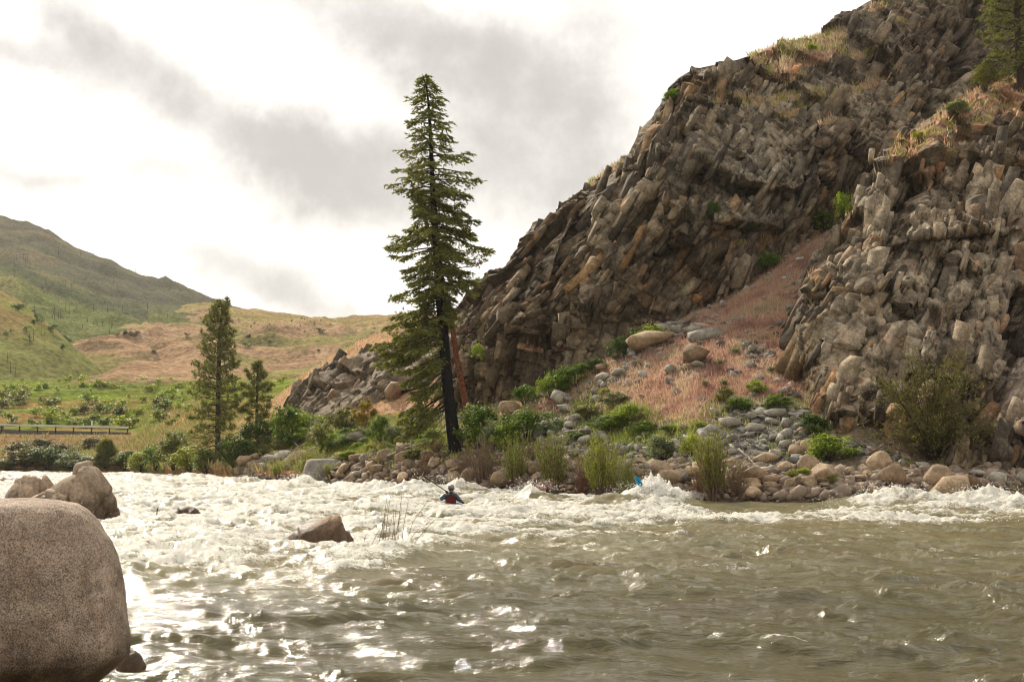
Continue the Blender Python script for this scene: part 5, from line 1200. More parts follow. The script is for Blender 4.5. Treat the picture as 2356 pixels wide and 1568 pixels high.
pine('pine_tree', (bx, by), [(bx, by + 8, 10), (bx, by - 20, 9), (bx - 4, 120, 8.5), (bx - 8, 40, 8), (bx - 6, -100, 6), (bx - 4, -260, 2)],
     [(-260, 20), (-150, 60), (-50, 75), (20, 85), (80, 88), (120, 84), (170, 70), (190, 60)], [(-260, 20), (-100, 80), (60, 90), (190, 60)], -250, 165, 130, b0_[1], 'pine rooted on the buttress top, cut off by the upper right corner', r, .24, 12, .05, 1.15, .042)
# small dark juniper by the far bank
pb, _ = SH_mead.at(242, 1074); jx, jy = px(pb)
pine('juniper_tree', (jx, jy), [(jx, jy + 2, 3), (jx + 2, 1050, 2.4), (jx + 4, 1030, 1.5), (jx + 5, 1020, .6)], [(1018, 6), (1035, 20), (1060, 24), (1070, 12)], [(1018, 5), (1035, 18), (1060, 20), (1070, 10)], 1020, 1066, 40, pb[1], 'small dark conifer by the river below the guardrail', r, .5, 10, 0, 1.2, .1)

# ---- bushes: a few shapes, each with its stems and leaves, shared between copies
def bush_shape(kind, seed, nl=1500, leaf=.045):
    r = np.random.default_rng(seed); st, lv = MB(), MB()
    if kind in ('leafy', 'low'):
        K = 46; th = r.uniform(0, 6.28, K); ph = np.arccos(r.uniform(-.1, 1, K)); rd = r.uniform(.55, 1, K) ** .5
        c = np.stack([.5 * rd * np.sin(ph) * np.cos(th), .5 * rd * np.sin(ph) * np.sin(th), .46 + .48 * rd * np.cos(ph)], 1)
        c[:, 2] = np.clip(c[:, 2] + r.normal(0, .13, K), .08, 1.12); c[:, :2] *= (1 + r.normal(0, .25, (K, 1)))
        for q_ in c:
            st.tube([[q_[0] * .1, q_[1] * .1, 0], [q_[0] * .6, q_[1] * .6, q_[2] * .55], q_], [.008, .005, .003], 3)
        j = r.integers(0, K, nl); pos = c[j] + r.normal(0, 1, (nl, 3)) * np.array([.085, .085, .065]) * r.uniform(.5, 1.5, (K, 1))[j]
        pos[:, 2] = np.maximum(pos[:, 2], .02); lv.leaves(pos, leaf * r.uniform(.7, 1.4, nl), r)
        # shoots standing out of the top
        for _ in range(9):
            q_ = c[r.integers(K)]; tip = q_ + np.array([r.normal(0, .05), r.normal(0, .05), r.uniform(.12, .25)]); st.tube([q_, tip], [.005, .003], 3)
            m = 12; t = r.uniform(0, 1, (m, 1)); lv.leaves(q_ + (tip - q_) * t + r.normal(0, .018, (m, 3)), leaf * r.uniform(.7, 1.2, m), r)
    elif kind == 'willow':
        for _ in range(115):
            a = r.uniform(0, 6.28); b = np.array([math.cos(a), math.sin(a)]) * r.uniform(0, .16); o_ = np.array([math.cos(a), math.sin(a)]) * abs(r.normal(.05, .24)); h = r.uniform(.55, 1.05)
            p_ = [[b[0], b[1], 0], [b[0] + o_[0] * .45, b[1] + o_[1] * .45, h * .5], [b[0] + o_[0] + r.normal(0, .03), b[1] + o_[1], h]]
            st.tube(p_, [.006, .0045, .002], 3); m = 26; t = r.uniform(.3, 1, (m, 1)); p_ = np.array(p_); 
            pos = np.where(t < .5, p_[0] + (p_[1] - p_[0]) * t * 2, p_[1] + (p_[2] - p_[1]) * (t * 2 - 1)) + r.normal(0, .02, (m, 3))
            dv = (p_[2] - p_[1]); dv /= np.linalg.norm(dv); lv.blades(pos, (dv * .6 + r.normal(0, .5, (m, 3))) * .065, np.full(m, .02))
    elif kind == 'stems':
        for _ in range(120):
            a = r.uniform(0, 6.28); b = np.array([math.cos(a), math.sin(a)]) * r.uniform(0, .2); o_ = np.array([math.cos(a), math.sin(a)]) * abs(r.normal(.08, .26)); h = r.uniform(.4, 1.05)
            p_ = np.array([[b[0], b[1], 0], [b[0] + o_[0] * .4, b[1] + o_[1] * .4, h * .5], [b[0] + o_[0] + r.normal(0, .04), b[1] + o_[1], h]])
            st.tube(p_, [.006, .0045, .002], 3)
            for _ in range(2):
                t = r.uniform(.4, .9); q_ = p_[0] + (p_[2] - p_[0]) * t; st.tube([q_, q_ + [r.normal(0, .08), r.normal(0, .08), r.uniform(.05, .2)]], [.003, .0015], 3)
            m = 4; t = r.uniform(.5, 1, (m, 1)); lv.blades(p_[1] + (p_[2] - p_[1]) * (t * 2 - 1) + r.normal(0, .02, (m, 3)), r.normal(0, .03, (m, 3)), np.full(m, .012))
    elif kind == 'sparse':
        for _ in range(85):
            a = r.uniform(0, 6.28); ph = np.arccos(r.uniform(.02, 1)); rd = r.uniform(.75, 1.05)
            tip = np.array([.55 * rd * math.sin(ph) * math.cos(a), .5 * rd * math.sin(ph) * math.sin(a), .1 + .88 * rd * math.cos(ph)])
            b_ = np.array([r.normal(0, .03), r.normal(0, .03), 0]); mid_ = (b_ + tip) / 2 + np.array([0, 0, .1 * math.sin(ph)]) + r.normal(0, .03, 3)
            p_ = np.array([b_, b_ + (mid_ - b_) * .5, mid_, (mid_ + tip) / 2 + [0, 0, .03], tip]); st.tube(p_, [.004, .003, .0025, .002, .001], 3)
            for _ in range(9):
                i = r.integers(1, 4); t = r.uniform(); q_ = p_[i] * (1 - t) + p_[i + 1] * t; e_ = q_ + r.normal(0, .075, 3) + (tip - mid_) * .25
                st.tube([q_, e_], [.0014, .0007], 3); m = 24; t2 = r.uniform(.1, 1.1, (m, 1)); lv.leaves(q_ + (e_ - q_) * t2 + r.normal(0, .018, (m, 3)), .021 * r.uniform(.6, 1.4, m), r)
    elif kind == 'far':
        c = r.normal(0, 1, (9, 3)) * np.array([.22, .22, .16]) + [0, 0, .5]; c[:, 2] = np.clip(c[:, 2], .2, .85)
        j = r.integers(0, 9, nl); pos = c[j] + r.normal(0, 1, (nl, 3)) * .12; pos[:, 2] = np.clip(pos[:, 2], 0, 1.1); lv.leaves(pos, leaf * r.uniform(.7, 1.4, nl), r)
        st.tube([[0, 0, 0], [0, 0, .5]], [.02, .01], 3)
    f_ = lambda mbb: (np.concatenate(mbb.v), [np.concatenate(x) for x in (mbb.f3, mbb.f4) if x])
    sv, sf = f_(st); v2, f2_ = f_(lv)
    return mesh_np('stems', sv, sf, M['twig']), mesh_np('foliage', v2, f2_, M['leaf_green'])
BS = {('leafy', 0): bush_shape('leafy', 1, 3800, .075), ('leafy', 1): bush_shape('leafy', 2, 4000, .065), ('leafy', 2): bush_shape('leafy', 3, 4400, .06), ('leafy', 3): bush_shape('leafy', 4, 3400, .08),
      ('willow', 0): bush_shape('willow', 5), ('willow', 1): bush_shape('willow', 6), ('stems', 0): bush_shape('stems', 7), ('stems', 1): bush_shape('stems', 12), ('sparse', 0): bush_shape('sparse', 8),
      ('far', 0): bush_shape('far', 9, 420, .15), ('far', 1): bush_shape('far', 10, 420, .15), ('far', 2): bush_shape('far', 11, 380, .16)}
def bush(x, y, w_, h, kind, col, label, sheet=None, stem=None, group=None, name='bush', cat='bush', parts=True, rz=None, depth=None):
    p0, _ = (sheet or SH_bank).at(x, y); D = p0[1]; k_, i_ = kind
    sx = w_ / F * D; sz = h / F * D
    ms, mf = BS[kind]; rz = random.uniform(0, 6.28) if rz is None else rz
    if parts:
        root = empty(name, p0 - np.array([0, 0, .12 * min(sz, 1)]), rz); tag(root, label, cat, group)
        for nm, me, mt in (('stems', ms, stem or 'bark'), ('foliage', mf, 'leaf_' + col)):
            o = obj(nm, me, root); o.scale = (sx, depth or sx * .9, sz * 1.05); o.material_slots[0].link = 'OBJECT'; o.material_slots[0].material = M[mt]
    else:
        o = obj(name, mf, None, p0 - np.array([0, 0, .05 * sz])); o.rotation_euler = (0, 0, rz); o.scale = (sx, sx * .9, sz); o.material_slots[0].link = 'OBJECT'; o.material_slots[0].material = M['leaf_' + col]
        tag(o, label, cat, group); return o
L_ = [(666, 1030, 88, 92, 0, 'green', 'tall dark green bush with a bright shoot on top right of the small pine'), (700, 1002, 80, 55, 1, 'bright', 'bright green bush behind the tall dark one on the left bank'), (742, 1040, 72, 64, 2, 'olive', 'olive bush right of the tall dark green one on the left bank'),
      (839, 985, 46, 62, 3, 'orange', 'small green bush turning orange on top left of the fir'), (873, 1020, 46, 66, 0, 'green', 'fresh green bush just left of the low fir branches'), (905, 1018, 50, 46, 1, 'grey', 'grey-leaved shrub under the low fir branches'),
      (790, 995, 60, 55, 3, 'olive', 'thin olive shrub between the outcrop and the orange-topped bush'), (775, 1030, 60, 40, 1, 'bright', 'bright low shrub in the grass below the rock outcrop'), (635, 1010, 60, 55, 2, 'yellow', 'yellow-green shrub directly right of the small pine'),
      (1098, 1032, 95, 96, 0, 'green', 'broad light green bush right of the charred trunk'), (1135, 1040, 60, 70, 2, 'grey', 'grey-green shrub right of the broad bush by the trunk'), (1213, 1020, 110, 82, 1, 'green', 'round dark green bush above the reddish willow'), (1160, 1035, 60, 60, 3, 'bright', 'bright shrub between the trunk and the round dark bush'),
      (1211, 932, 64, 46, 2, 'green', 'leftmost green bush at the foot of the main cliff'), (1262, 916, 50, 56, 1, 'bright', 'rounded light green bush at the cliff foot, second from left'), (1290, 908, 60, 60, 3, 'green', 'mid green bush at the cliff foot, third from left'), (1330, 885, 50, 50, 0, 'green', 'green bush at the cliff foot, fourth from left'),
      (1370, 862, 50, 42, 1, 'dark', 'dark bush at the cliff foot left of the long tan slab'), (1425, 830, 60, 55, 2, 'dark', 'large dark bush at the cliff foot below the black rock face'), (1470, 800, 55, 45, 0, 'dark', 'dark bush just left of the bright one at the talus top'), (1500, 788, 60, 40, 3, 'bright', 'bright yellow-green bush at the talus top under the cliff'),
      (1452, 975, 78, 52, 1, 'bright', 'vivid yellow-green bush in the middle of the talus slope'), (1350, 965, 60, 34, 2, 'olive', 'low olive shrub on the talus left of the vivid bush'), (1400, 990, 70, 36, 3, 'green', 'low green shrub on the talus below the vivid bush'), (1520, 1058, 66, 60, 0, 'grey', 'blue-green shrub above the big splash'), (1592, 1050, 48, 58, 1, 'yellow', 'small yellow-green shrub between the splash and the thicket'),
      (1668, 925, 42, 36, 2, 'olive', 'round olive tuft bush at the lower edge of the red grass'), (1908, 1060, 96, 58, 3, 'bright', 'bright green bush at the foot of the cliff buttress'), (1875, 1000, 70, 50, 0, 'dark', 'dark green bush behind the bright one at the buttress foot'), (1852, 1100, 50, 26, 1, 'yellow', 'low yellow-green shrub between boulders on the right shore'), (1790, 940, 70, 34, 2, 'green', 'green shrub on the grey talus near the buttress'),
      (1700, 945, 60, 36, 1, 'green', 'green shrub at the lower right end of the red grass'), (1742, 905, 40, 30, 3, 'bright', 'small bright shrub in the red grass near the buttress'), (1845, 870, 50, 50, 0, 'olive', 'olive shrub clinging to the buttress edge above the talus'),
      (1718, 655, 66, 46, 3, 'bright', 'bright green bush at the top of the red grass gully'), (1770, 628, 60, 50, 1, 'green', 'mid green bush in the gully right of the bright one'), (1820, 595, 84, 80, 2, 'olive', 'large olive bush high in the gully'), (1880, 545, 80, 60, 0, 'green', 'green bush between cliff and buttress high in the gully'), (1862, 660, 30, 20, 2, 'yellow', 'tiny yellow-green shrub beside the buttress in the gully'),
      (800, 1060, 50, 26, 0, 'yellow', 'low yellow-green shrub among the pale stones of the left shore'), (950, 1055, 46, 24, 3, 'olive', 'low olive shrub among boulders left of the trunk'), (545, 1078, 90, 70, 1, 'dark', 'dark bush crowding the foot of the tall left pine'), (590, 1052, 90, 80, 2, 'dark', 'dark bush around the stem of the small pine')]
for x, y, w_, h, i_, col, lb in L_: bush(x, y, w_, h, ('leafy', i_), col, lb, group='bushes on the right bank')
for x, y, w_, h, i_, col, lb in [(1940, 505, 40, 60, 3, 'bright', 'upright bright shrub growing on the buttress edge at the gully head'), (2110, 325, 34, 24, 1, 'yellow', 'small yellow-green shrub on the buttress crest'), (2265, 205, 60, 60, 2, 'olive', 'olive bush under the pine at the upper right'), (2200, 262, 50, 30, 0, 'grey', 'grey sagebrush in the pink grass of the buttress crest'), (2320, 380, 30, 20, 1, 'olive', 'tiny olive shrub on the upper buttress face')]:
    bush(x, y, w_, h, ('leafy', i_), col, lb, SH_but, group='bushes on the cliffs')
for x, y, w_, h, i_, col, lb in [(1552, 240, 52, 36, 2, 'green', 'round green shrub on the skyline shoulder of the main cliff'), (1640, 500, 30, 40, 1, 'dark', 'dark green shrub in the overhang of the main cliff'), (1700, 530, 60, 18, 3, 'dark', 'dark shrub on the ledge under the overhang'), (1870, 120, 26, 20, 0, 'bright', 'small bright shrub on the grassy skyline slope'), (1120, 780, 20, 18, 1, 'yellow', 'tiny yellow shrub on the cliff right of the fir'), (1100, 830, 30, 40, 2, 'bright', 'green shrub behind the orange-barked pine')]:
    bush(x, y, w_, h, ('leafy', i_), col, lb, SH_cliff, group='bushes on the cliffs')
for x, y, w_, h, kd, col, stm, lb in [(712, 1104, 105, 78, 'willow', 'willow', 'twig', 'pale green reedy willow clump on the left shore'), (640, 1098, 50, 40, 'willow', 'willow', 'twig', 'small willow clump left of the pale reedy one'), (1115, 1108, 110, 105, 'stems', 'willow', 'twig', 'dry grey-brown willow stems between trunk and water'), (1070, 1095, 60, 60, 'stems', 'olive', 'twig', 'dry stems at the shore left of the dry willow'),
                                  (1185, 1122, 90, 110, 'willow', 'willow', 'redtwig', 'willow clump left of the reddish one'), (1274, 1130, 105, 130, 'willow', 'willow', 'redtwig', 'reddish-stemmed willow clump behind the red-helmeted paddler'), (1340, 1138, 60, 90, 'stems', 'olive', 'redtwig', 'bare reddish stems between the two big willow clumps'), (1384, 1148, 120, 145, 'willow', 'yellow', 'twig', 'tall yellow-green willow clump left of the big splash'),
                                  (1440, 1148, 70, 100, 'willow', 'willow', 'twig', 'grey-green willow right beside the big splash'), (1645, 1150, 110, 150, 'willow', 'olive', 'twig', 'tall willow thicket among the tan shore blocks'), (1700, 1140, 70, 90, 'stems', 'olive', 'twig', 'bare willow stems right of the thicket'), (1610, 1145, 50, 80, 'stems', 'olive', 'redtwig', 'bare reddish stems left of the thicket'),
                                  (1908, 1118, 50, 34, 'willow', 'willow', 'twig', 'small grey willow tuft in front of the domed boulder'), (2265, 1150, 36, 50, 'stems', 'yellow', 'redtwig', 'few reddish stems at the waterline on the far right'), (760, 1100, 60, 36, 'willow', 'yellow', 'twig', 'low yellow willow right of the reedy clump'), (985, 1090, 90, 34, 'stems', 'dull', 'twig', 'dry brush among the boulders left of the paddler'),
                                  (1800, 1130, 60, 26, 'stems', 'dull', 'twig', 'dry brush over the boulders of the right shore'), (2335, 1140, 40, 40, 'stems', 'yellow', 'twig', 'thin yellow stems at the right border by the water'), (1230, 1060, 90, 60, 'stems', 'willow', 'twig', 'dry willow stems below the round dark bush'), (1010, 1040, 70, 40, 'stems', 'dull', 'twig', 'dry twiggy brush at the foot of the fir')]:
    bush(x, y, w_, h, (kd, (len(lb) % 2)), col, lb, stem=stm, group='willows along the far shore', name='willow_bush')
bush(2150, 1052, 370, 250, ('sparse', 0), 'dull', 'huge sparse brown-green bush against the right cliff', stem='bark', rz=.5, depth=3.4)
r = np.random.default_rng(91); q = SH_bank.q
mk_ = sum(ell(q, *e) for e in GRN) + .5 * ell(q, 1300, 960, 160, 40, 20) + .4 * ell(q, 1550, 1010, 200, 30) + .5 * ell(q, 900, 1035, 250, 22)
pos, idx = SH_bank.scatter(mk_ * (q[:, 1] > 850) * (q[:, 1] < 1075) * (q[:, 0] > 600), 45, r)
for i in idx:
    x, y = q[i]; cc_ = str(r.choice(['green', 'bright', 'olive', 'yellow', 'grey'], p=[.3, .25, .25, .12, .08])); s = r.uniform(0, 1)
    nm_ = min(LANDMARKS, key=lambda k_: math.hypot(x - k_[1], (y - k_[2]) * 1.6)); wv_ = {'yellow': 'yellow-green', 'bright': 'bright green'}.get(cc_, cc_)
    lb2 = f"{'mid-sized' if s > .5 else 'low'} {wv_} shrub {'right' if x > nm_[1] else 'left'} of {nm_[0]}"
    bush(x, y, 26 + 34 * s, 13 + 20 * s, ('leafy', int(r.integers(4))), cc_, lb2, group='low shrubs among the stones of the right bank', name='shrub', cat='shrub', parts=False)
    LATER.append((COL.objects[-1], lb2, x))
# bushes of the left bank, meadow and hills
r = np.random.default_rng(77)
LB = [(60, 1072, 90, 42, 'dull', 'dull green bush at the left border of the river bank'), (110, 1078, 90, 48, 'dark', 'dark bush on the left bank below the guardrail'), (165, 1076, 70, 34, 'grey', 'blue-grey sagebrush clump at the water on the left'), (205, 1080, 70, 30, 'grey', 'second blue-grey sagebrush clump nearer the dark conifer'), (20, 1082, 60, 30, 'grey', 'pale sagebrush clump in the far left corner of the bank'), (140, 1052, 60, 34, 'dull', 'dull bush halfway up the bank below the guardrail'), (40, 1050, 70, 34, 'dull', 'dull bush up the bank near the left border'),
      (285, 1080, 60, 40, 'olive', 'olive bush right of the small dark conifer'), (325, 1082, 60, 40, 'yellow', 'yellow-green bush behind the cracked boulder'), (360, 1080, 70, 56, 'green', 'green bush midway between conifer and tall pine'), (400, 1078, 80, 76, 'olive', 'tall olive bush left of the tall pine'), (440, 1086, 80, 54, 'yellow', 'yellow-green bush at the water left of the tall pine'), (475, 1090, 60, 56, 'green', 'green bush against the stem of the tall pine'), (410, 1040, 60, 50, 'green', 'round bush above the tall olive one left of the pine'),
      (300, 1066, 60, 30, 'green', 'low green bush on the bank under the brown crag'), (250, 1050, 40, 26, 'olive', 'olive bush on the slope above the dark conifer'), (210, 1030, 50, 26, 'dull', 'dull bush just under the guardrail'), (90, 1025, 60, 20, 'dull', 'low bush right under the guardrail near the left border')]
for k, (x, y, w_, h, col, lb) in enumerate(LB): bush(x, y, w_, h, ('leafy', k % 4), col, lb, SH_mead, group='bushes on the left bank')
zones = [(SH_mead, [(0, 890, 400, 14), (250, 905, 220, 14), (380, 900, 60, 16)], 100, (10, 26), (9, 19), ['yellow', 'bright', 'yellow', 'bright'], 'upper meadow', 'shrubs in the upper meadow'),
         (SH_mead, [(100, 925, 150, 14), (250, 945, 160, 14), (60, 960, 120, 14), (300, 965, 120, 10), (180, 975, 200, 8)], 60, (14, 40), (12, 26), ['green', 'olive', 'bright', 'dull', 'yellow'], 'lower meadow', 'shrubs in the lower meadow'),
         (SH_roll, [(220, 775, 160, 8), (320, 770, 90, 5), (420, 775, 60, 6), (110, 790, 60, 8), (330, 820, 40, 14), (600, 790, 150, 12), (690, 800, 60, 8)], 50, (7, 20), (5, 11), ['green', 'dark', 'dull'], 'rolling tan hills', 'shrubs on the rolling hills'),
         (SH_roll, [(600, 745, 150, 14), (780, 750, 120, 10), (480, 720, 60, 10)], 25, (3, 7), (2.5, 5), ['dark', 'dull'], 'hill below the skyline', 'tiny shrubs below the hill skyline'),
         (SH_spur, [(40, 760, 60, 40), (90, 790, 40, 20), (20, 830, 50, 30)], 18, (8, 18), (7, 14), ['green', 'dark'], 'left spur', 'shrubs on the left spur')]
for sheet, els, n, wr_, hr_, cols, lb, grp in zones:
    mask = sum(ell(sheet.q, *e) for e in els) * (sheet.q[:, 0] > -40)
    pos, idx = sheet.scatter(mask, n, r)
    for i in idx:
        x, y = sheet.q[i]; s = r.uniform() ** 1.5; cc_ = str(r.choice(cols)); wr = (wr_[0] * 1.25, wr_[1] * 1.3); hr = (hr_[0] * 1.35, hr_[1] * 1.35); wv_ = {'yellow': 'yellow-green', 'bright': 'bright green', 'dark': 'dark green', 'dull': 'dull brown-green'}.get(cc_, cc_)
        sz_ = 'large' if s > .6 else 'mid-sized' if s > .25 else 'small'; LMK = [('the left border', -10), ('the marker post', 210), ('the dark conifer', 250), ('the tall left pine', 500), ('the small pine', 590), ('the granite boulder', 120), ('the tall fir', 900)]
        nm_, lx = min(LMK, key=lambda k_: abs(x - k_[1])); lb2 = f"{sz_} {wv_} shrub, {lb}, near {nm_}"
        ob_ = bush(x, y, wr[0] + (wr[1] - wr[0]) * s, hr[0] + (hr[1] - hr[0]) * s, ('far', int(r.integers(3))), cc_, lb2, sheet, group=grp, parts=False, name='shrub', cat='shrub'); LATER.append((ob_, lb2, x))
# burnt snags on the mountain
def snag_me(seed):
    r = np.random.default_rng(seed); mb = MB(); mb.tube([[0, 0, 0], [r.normal(0, .01), 0, .5], [r.normal(0, .02), 0, 1]], [.022, .016, .006], 4)
    for _ in range(5):
        z = r.uniform(.3, .9); a = r.uniform(0, 6.28); L = r.uniform(.04, .1); mb.tube([[0, 0, z], [L * math.cos(a), L * math.sin(a), z + r.uniform(-.02, .04)]], [.007, .003], 3)
    return mesh_np('burnt_snag', np.concatenate(mb.v), np.concatenate(mb.f4), M['snag'])
SN = [snag_me(i) for i in range(4)]
for sheet, els, n, lb, grp, hr in [(SH_mtn, [(60, 640, 120, 30), (150, 690, 120, 25), (260, 735, 120, 22), (60, 600, 80, 12), (200, 660, 90, 12), (330, 720, 90, 18)], 170, 'burnt snag on the mountain flank', 'burnt snags on the mountain flank', (8, 24)),
                                   (SH_mtn, [(100, 745, 60, 20), (220, 760, 60, 14), (130, 720, 50, 14)], 26, 'burnt snag near the mountain foot', 'tall burnt snags low on the mountain', (20, 36)),
                                   (SH_spur, [(15, 835, 16, 10), (80, 770, 26, 12), (30, 860, 20, 8)], 16, 'black burnt snag by the left spur', 'burnt snags by the left spur', (16, 34))]:
    mask = sum(ell(sheet.q, *e) for e in els) * (sheet.q[:, 0] > -30)
    pos, idx = sheet.scatter(mask, n, r)
    for i in idx:
        p0 = sheet.p[i]; h = r.uniform(*hr) / F * p0[1]; o = obj('burnt_snag', SN[int(r.integers(4))], None, p0 - np.array([0, 0, .5])); s = h; o.scale = (s, s, s); o.rotation_euler = (r.normal(0, .05), r.normal(0, .05), r.uniform(0, 6)); lb2 = ('tall ' if h / p0[1] * F > .7 * hr[1] else 'short ' if h / p0[1] * F < .5 * hr[1] else 'mid-height ') + lb + (' high up' if sheet.q[i][1] < 640 else ' halfway up' if sheet.q[i][1] < 700 else ' low down'); tag(o, lb2, 'snag', grp); LATER.append((o, lb2, sheet.q[i][0]))
for x, h in ((-5, 10), (10, 8), (62, 6), (75, 7), (120, 7), (128, 6), (217, 12), (232, 10), (240, 9), (316, 18), (322, 14), (425, 8), (50, 6), (150, 5)):
    y = np.interp(x, [a for a, _ in sil], [b for _, b in sil]); p0 = SH_mtn.at(x, y)[0]; h = h / F * p0[1]
    i_ = np.argmin(np.where(np.abs(SH_mtn.q[:, 0] - x) < 4, SH_mtn.q[:, 1], 9e9)); p0 = SH_mtn.p[i_]
    o = obj('burnt_snag', SN[x % 4], None, p0 - np.array([0, 0, .5])); o.scale = (h * 1.2, h * 1.2, h + .5); o.rotation_euler = (0, 0, x); tag(o, 'lone tree on the mountain skyline', 'snag', 'lone trees on the mountain skyline'); LATER.append((o, 'lone tree on the mountain skyline', x))

# ---- grass
def grass(name, sheet, mask, n, h, wdt, cols, label, seed, blades=6, spread=.12, lean=.35, cat='grass'):
    r = np.random.default_rng(seed); pos, idx = sheet.scatter(mask, n, r); mb = MB(); cols = np.array(cols)
    base = np.repeat(pos, blades, 0) + r.normal(0, spread, (n * blades, 3)) * [1, 1, .0]
    hh = h[0] + (h[1] - h[0]) * np.repeat(r.uniform(0, 1, n), blades) * r.uniform(.6, 1.2, n * blades)
    d = np.stack([r.normal(0, lean, n * blades), r.normal(0, lean, n * blades), np.ones(n * blades)], 1) * hh[:, None]
    f_ = fbm3(base / 2.2, 3, seed) * 1.1 + .5 + r.normal(0, .16, len(base)); f_ = np.clip(f_, 0, .999) * (len(cols) - 1); i0 = f_.astype(int); fr_ = (f_ - i0)[:, None]
    c = (cols[i0] * (1 - fr_) + cols[i0 + 1] * fr_) * r.uniform(.75, 1.25, (len(base), 1))
    mb.blades(base - [0, 0, .04], d, np.full(len(base), wdt), col=c)
    o = mb.build(name, 'col'); tag(o, label, cat, kind='stuff')
REDC = [(.33, .18, .14), (.46, .28, .215), (.6, .44, .33), (.42, .36, .22)]
GRC = [(.1, .15, .02), (.2, .25, .04), (.3, .33, .07), (.36, .3, .11)]
q = SH_bank.q
grass('cheatgrass', SH_bank, mred * (1 - .55 * mtal) * (q[:, 1] > 540), 27000, (.12, .34), .035, REDC, 'russet cheatgrass covering the gully between the cliffs', 1, 5)
grass('bank_grass', SH_bank, np.clip(mgrn, 0, 1) + .10 * (q[:, 1] < 1080) * (q[:, 1] > 850) * (1 - mred), 9500, (.15, .45), .045, GRC, 'fresh green grass between the stones of the far bank', 2, 5)
q = SH_tan.q; mt = (q[:, 1] < 1010) * (q[:, 0] < 1100) * 1.0
grass('hillside_grass', SH_tan, mt, 6000, (.2, .45), .07, [(.42, .24, .17), (.54, .35, .25), (.42, .36, .2), (.28, .28, .1)], 'pinkish dry grass on the hillside behind the fir', 3, 5)
q = SH_cliff.q; flat = sstep(SH_cliff.nrm[:, 2], .15, .6)
grass('ledge_grass', SH_cliff, (led_cliff > .35) * (.25 + flat), 5500, (.18, .5), .06, REDC[1:] + GRC[2:], 'pink and green grass on the ledges of the main cliff', 4, 5)
grass('crest_grass', SH_but, (led_but > .3) * (.3 + sstep(SH_but.nrm[:, 2], .1, .6)), 4200, (.18, .5), .055, [(.5, .25, .17), (.62, .36, .25), (.45, .38, .15), (.2, .22, .05)], 'pink grass on the crest of the buttress', 5, 5)
q = SH_mead.q; mm = ((q[:, 0] > 330) * (q[:, 1] > 930) + (q[:, 1] > 1002) * (q[:, 0] > -60) * .5) * (SH_mead.p[:, 2] > .3)
grass('river_meadow_grass', SH_mead, mm * 1.0, 5500, (.3, .8), .14, [(.14, .18, .04), (.24, .26, .07), (.36, .25, .15), (.2, .22, .07)], 'rough grass on the left river bank', 6, 4, .25)
# sagebrush balls in the red grass
for x, y in ((1667, 888), (1622, 888), (1690, 815), (1660, 840), (1775, 858), (1600, 812)):
    bush(x, y, 26, 22, ('far', 1), 'grey', {1667: 'grey-green sagebrush ball near the foot of the red grass', 1622: 'sagebrush ball left of its neighbour low in the red grass', 1690: 'highest sagebrush ball in the red grass', 1660: 'wide sagebrush ball right of the rugged boulder', 1775: 'sagebrush ball beside the buttress', 1600: 'sagebrush on top of the rugged boulder'}[x], parts=False, name='sagebrush', cat='sagebrush', group='sagebrush in the red grass')
# driftwood and broken branches on the shore
def stick(name, pts, D, rad, label, mat='deadwood', sheet=None, forks=3, seed=1, group=None):
    r = np.random.default_rng(seed)
    if sheet is not None: P0 = np.array([sheet.at(x, y)[0] + [0, 0, z] for x, y, z in pts])
    else: P0 = np.array([P(x, y, D) for x, y in pts])
    o0 = P0[0].copy(); mb = MB(); mb.tube(P0 - o0, np.linspace(rad, rad * .4, len(P0)), 6)
    for _ in range(forks):
        i = r.integers(0, len(P0) - 1); a = P0[i] + (P0[i + 1] - P0[i]) * r.uniform(); mb.tube([a - o0, a - o0 + r.normal(0, rad * 6, 3) + [0, 0, rad * 6]], [rad * .5, rad * .2], 4)
    o = mb.build(name, mat, None, True, o0); tag(o, label, 'driftwood', group)
g_ = 'driftwood on the far shore'
stick('dead_branch', [(872, 1062, .15), (930, 1050, .5), (985, 1036, .5)], 0, .07, 'long bleached branch lying left of the charred trunk', sheet=SH_bank, forks=7, group=g_)
stick('dead_branch', [(735, 1045, .2), (720, 1030, .9), (700, 1022, 1.0)], 0, .06, 'forked dead branch in the grass right of the pinkish boulder', sheet=SH_bank, forks=6, seed=3, group=g_)
stick('dead_branch', [(660, 1018, .8), (680, 1035, .5), (700, 1045, .2)], 0, .07, 'straight dead branch leaning below the tall dark bush', sheet=SH_bank, forks=3, seed=4, group=g_)
stick('dead_branch', [(1700, 1050, .3), (1720, 1060, .2), (1738, 1075, .15)], 0, .06, 'bleached branch on the talus left of the long pale slab', sheet=SH_bank, forks=3, seed=5, group=g_)
stick('dead_branch', [(1990, 1065, .3), (2040, 1050, .5), (2090, 1062, .3)], 0, .05, 'tangle of dead branches at the foot of the sparse bush', 'twig', sheet=SH_bank, forks=9, seed=6, group=g_)
stick('dead_branch', [(970, 1090, .2), (1000, 1070, .5), (1030, 1050, .6)], 0, .06, 'brown dead branch below the charred trunk', 'twig', sheet=SH_bank, forks=9, seed=7, group=g_)
stick('stick', [(360, 1192), (361, 1178), (364, 1165)], 39, .02, 'dark stick poking out of the white water', 'char', forks=1)
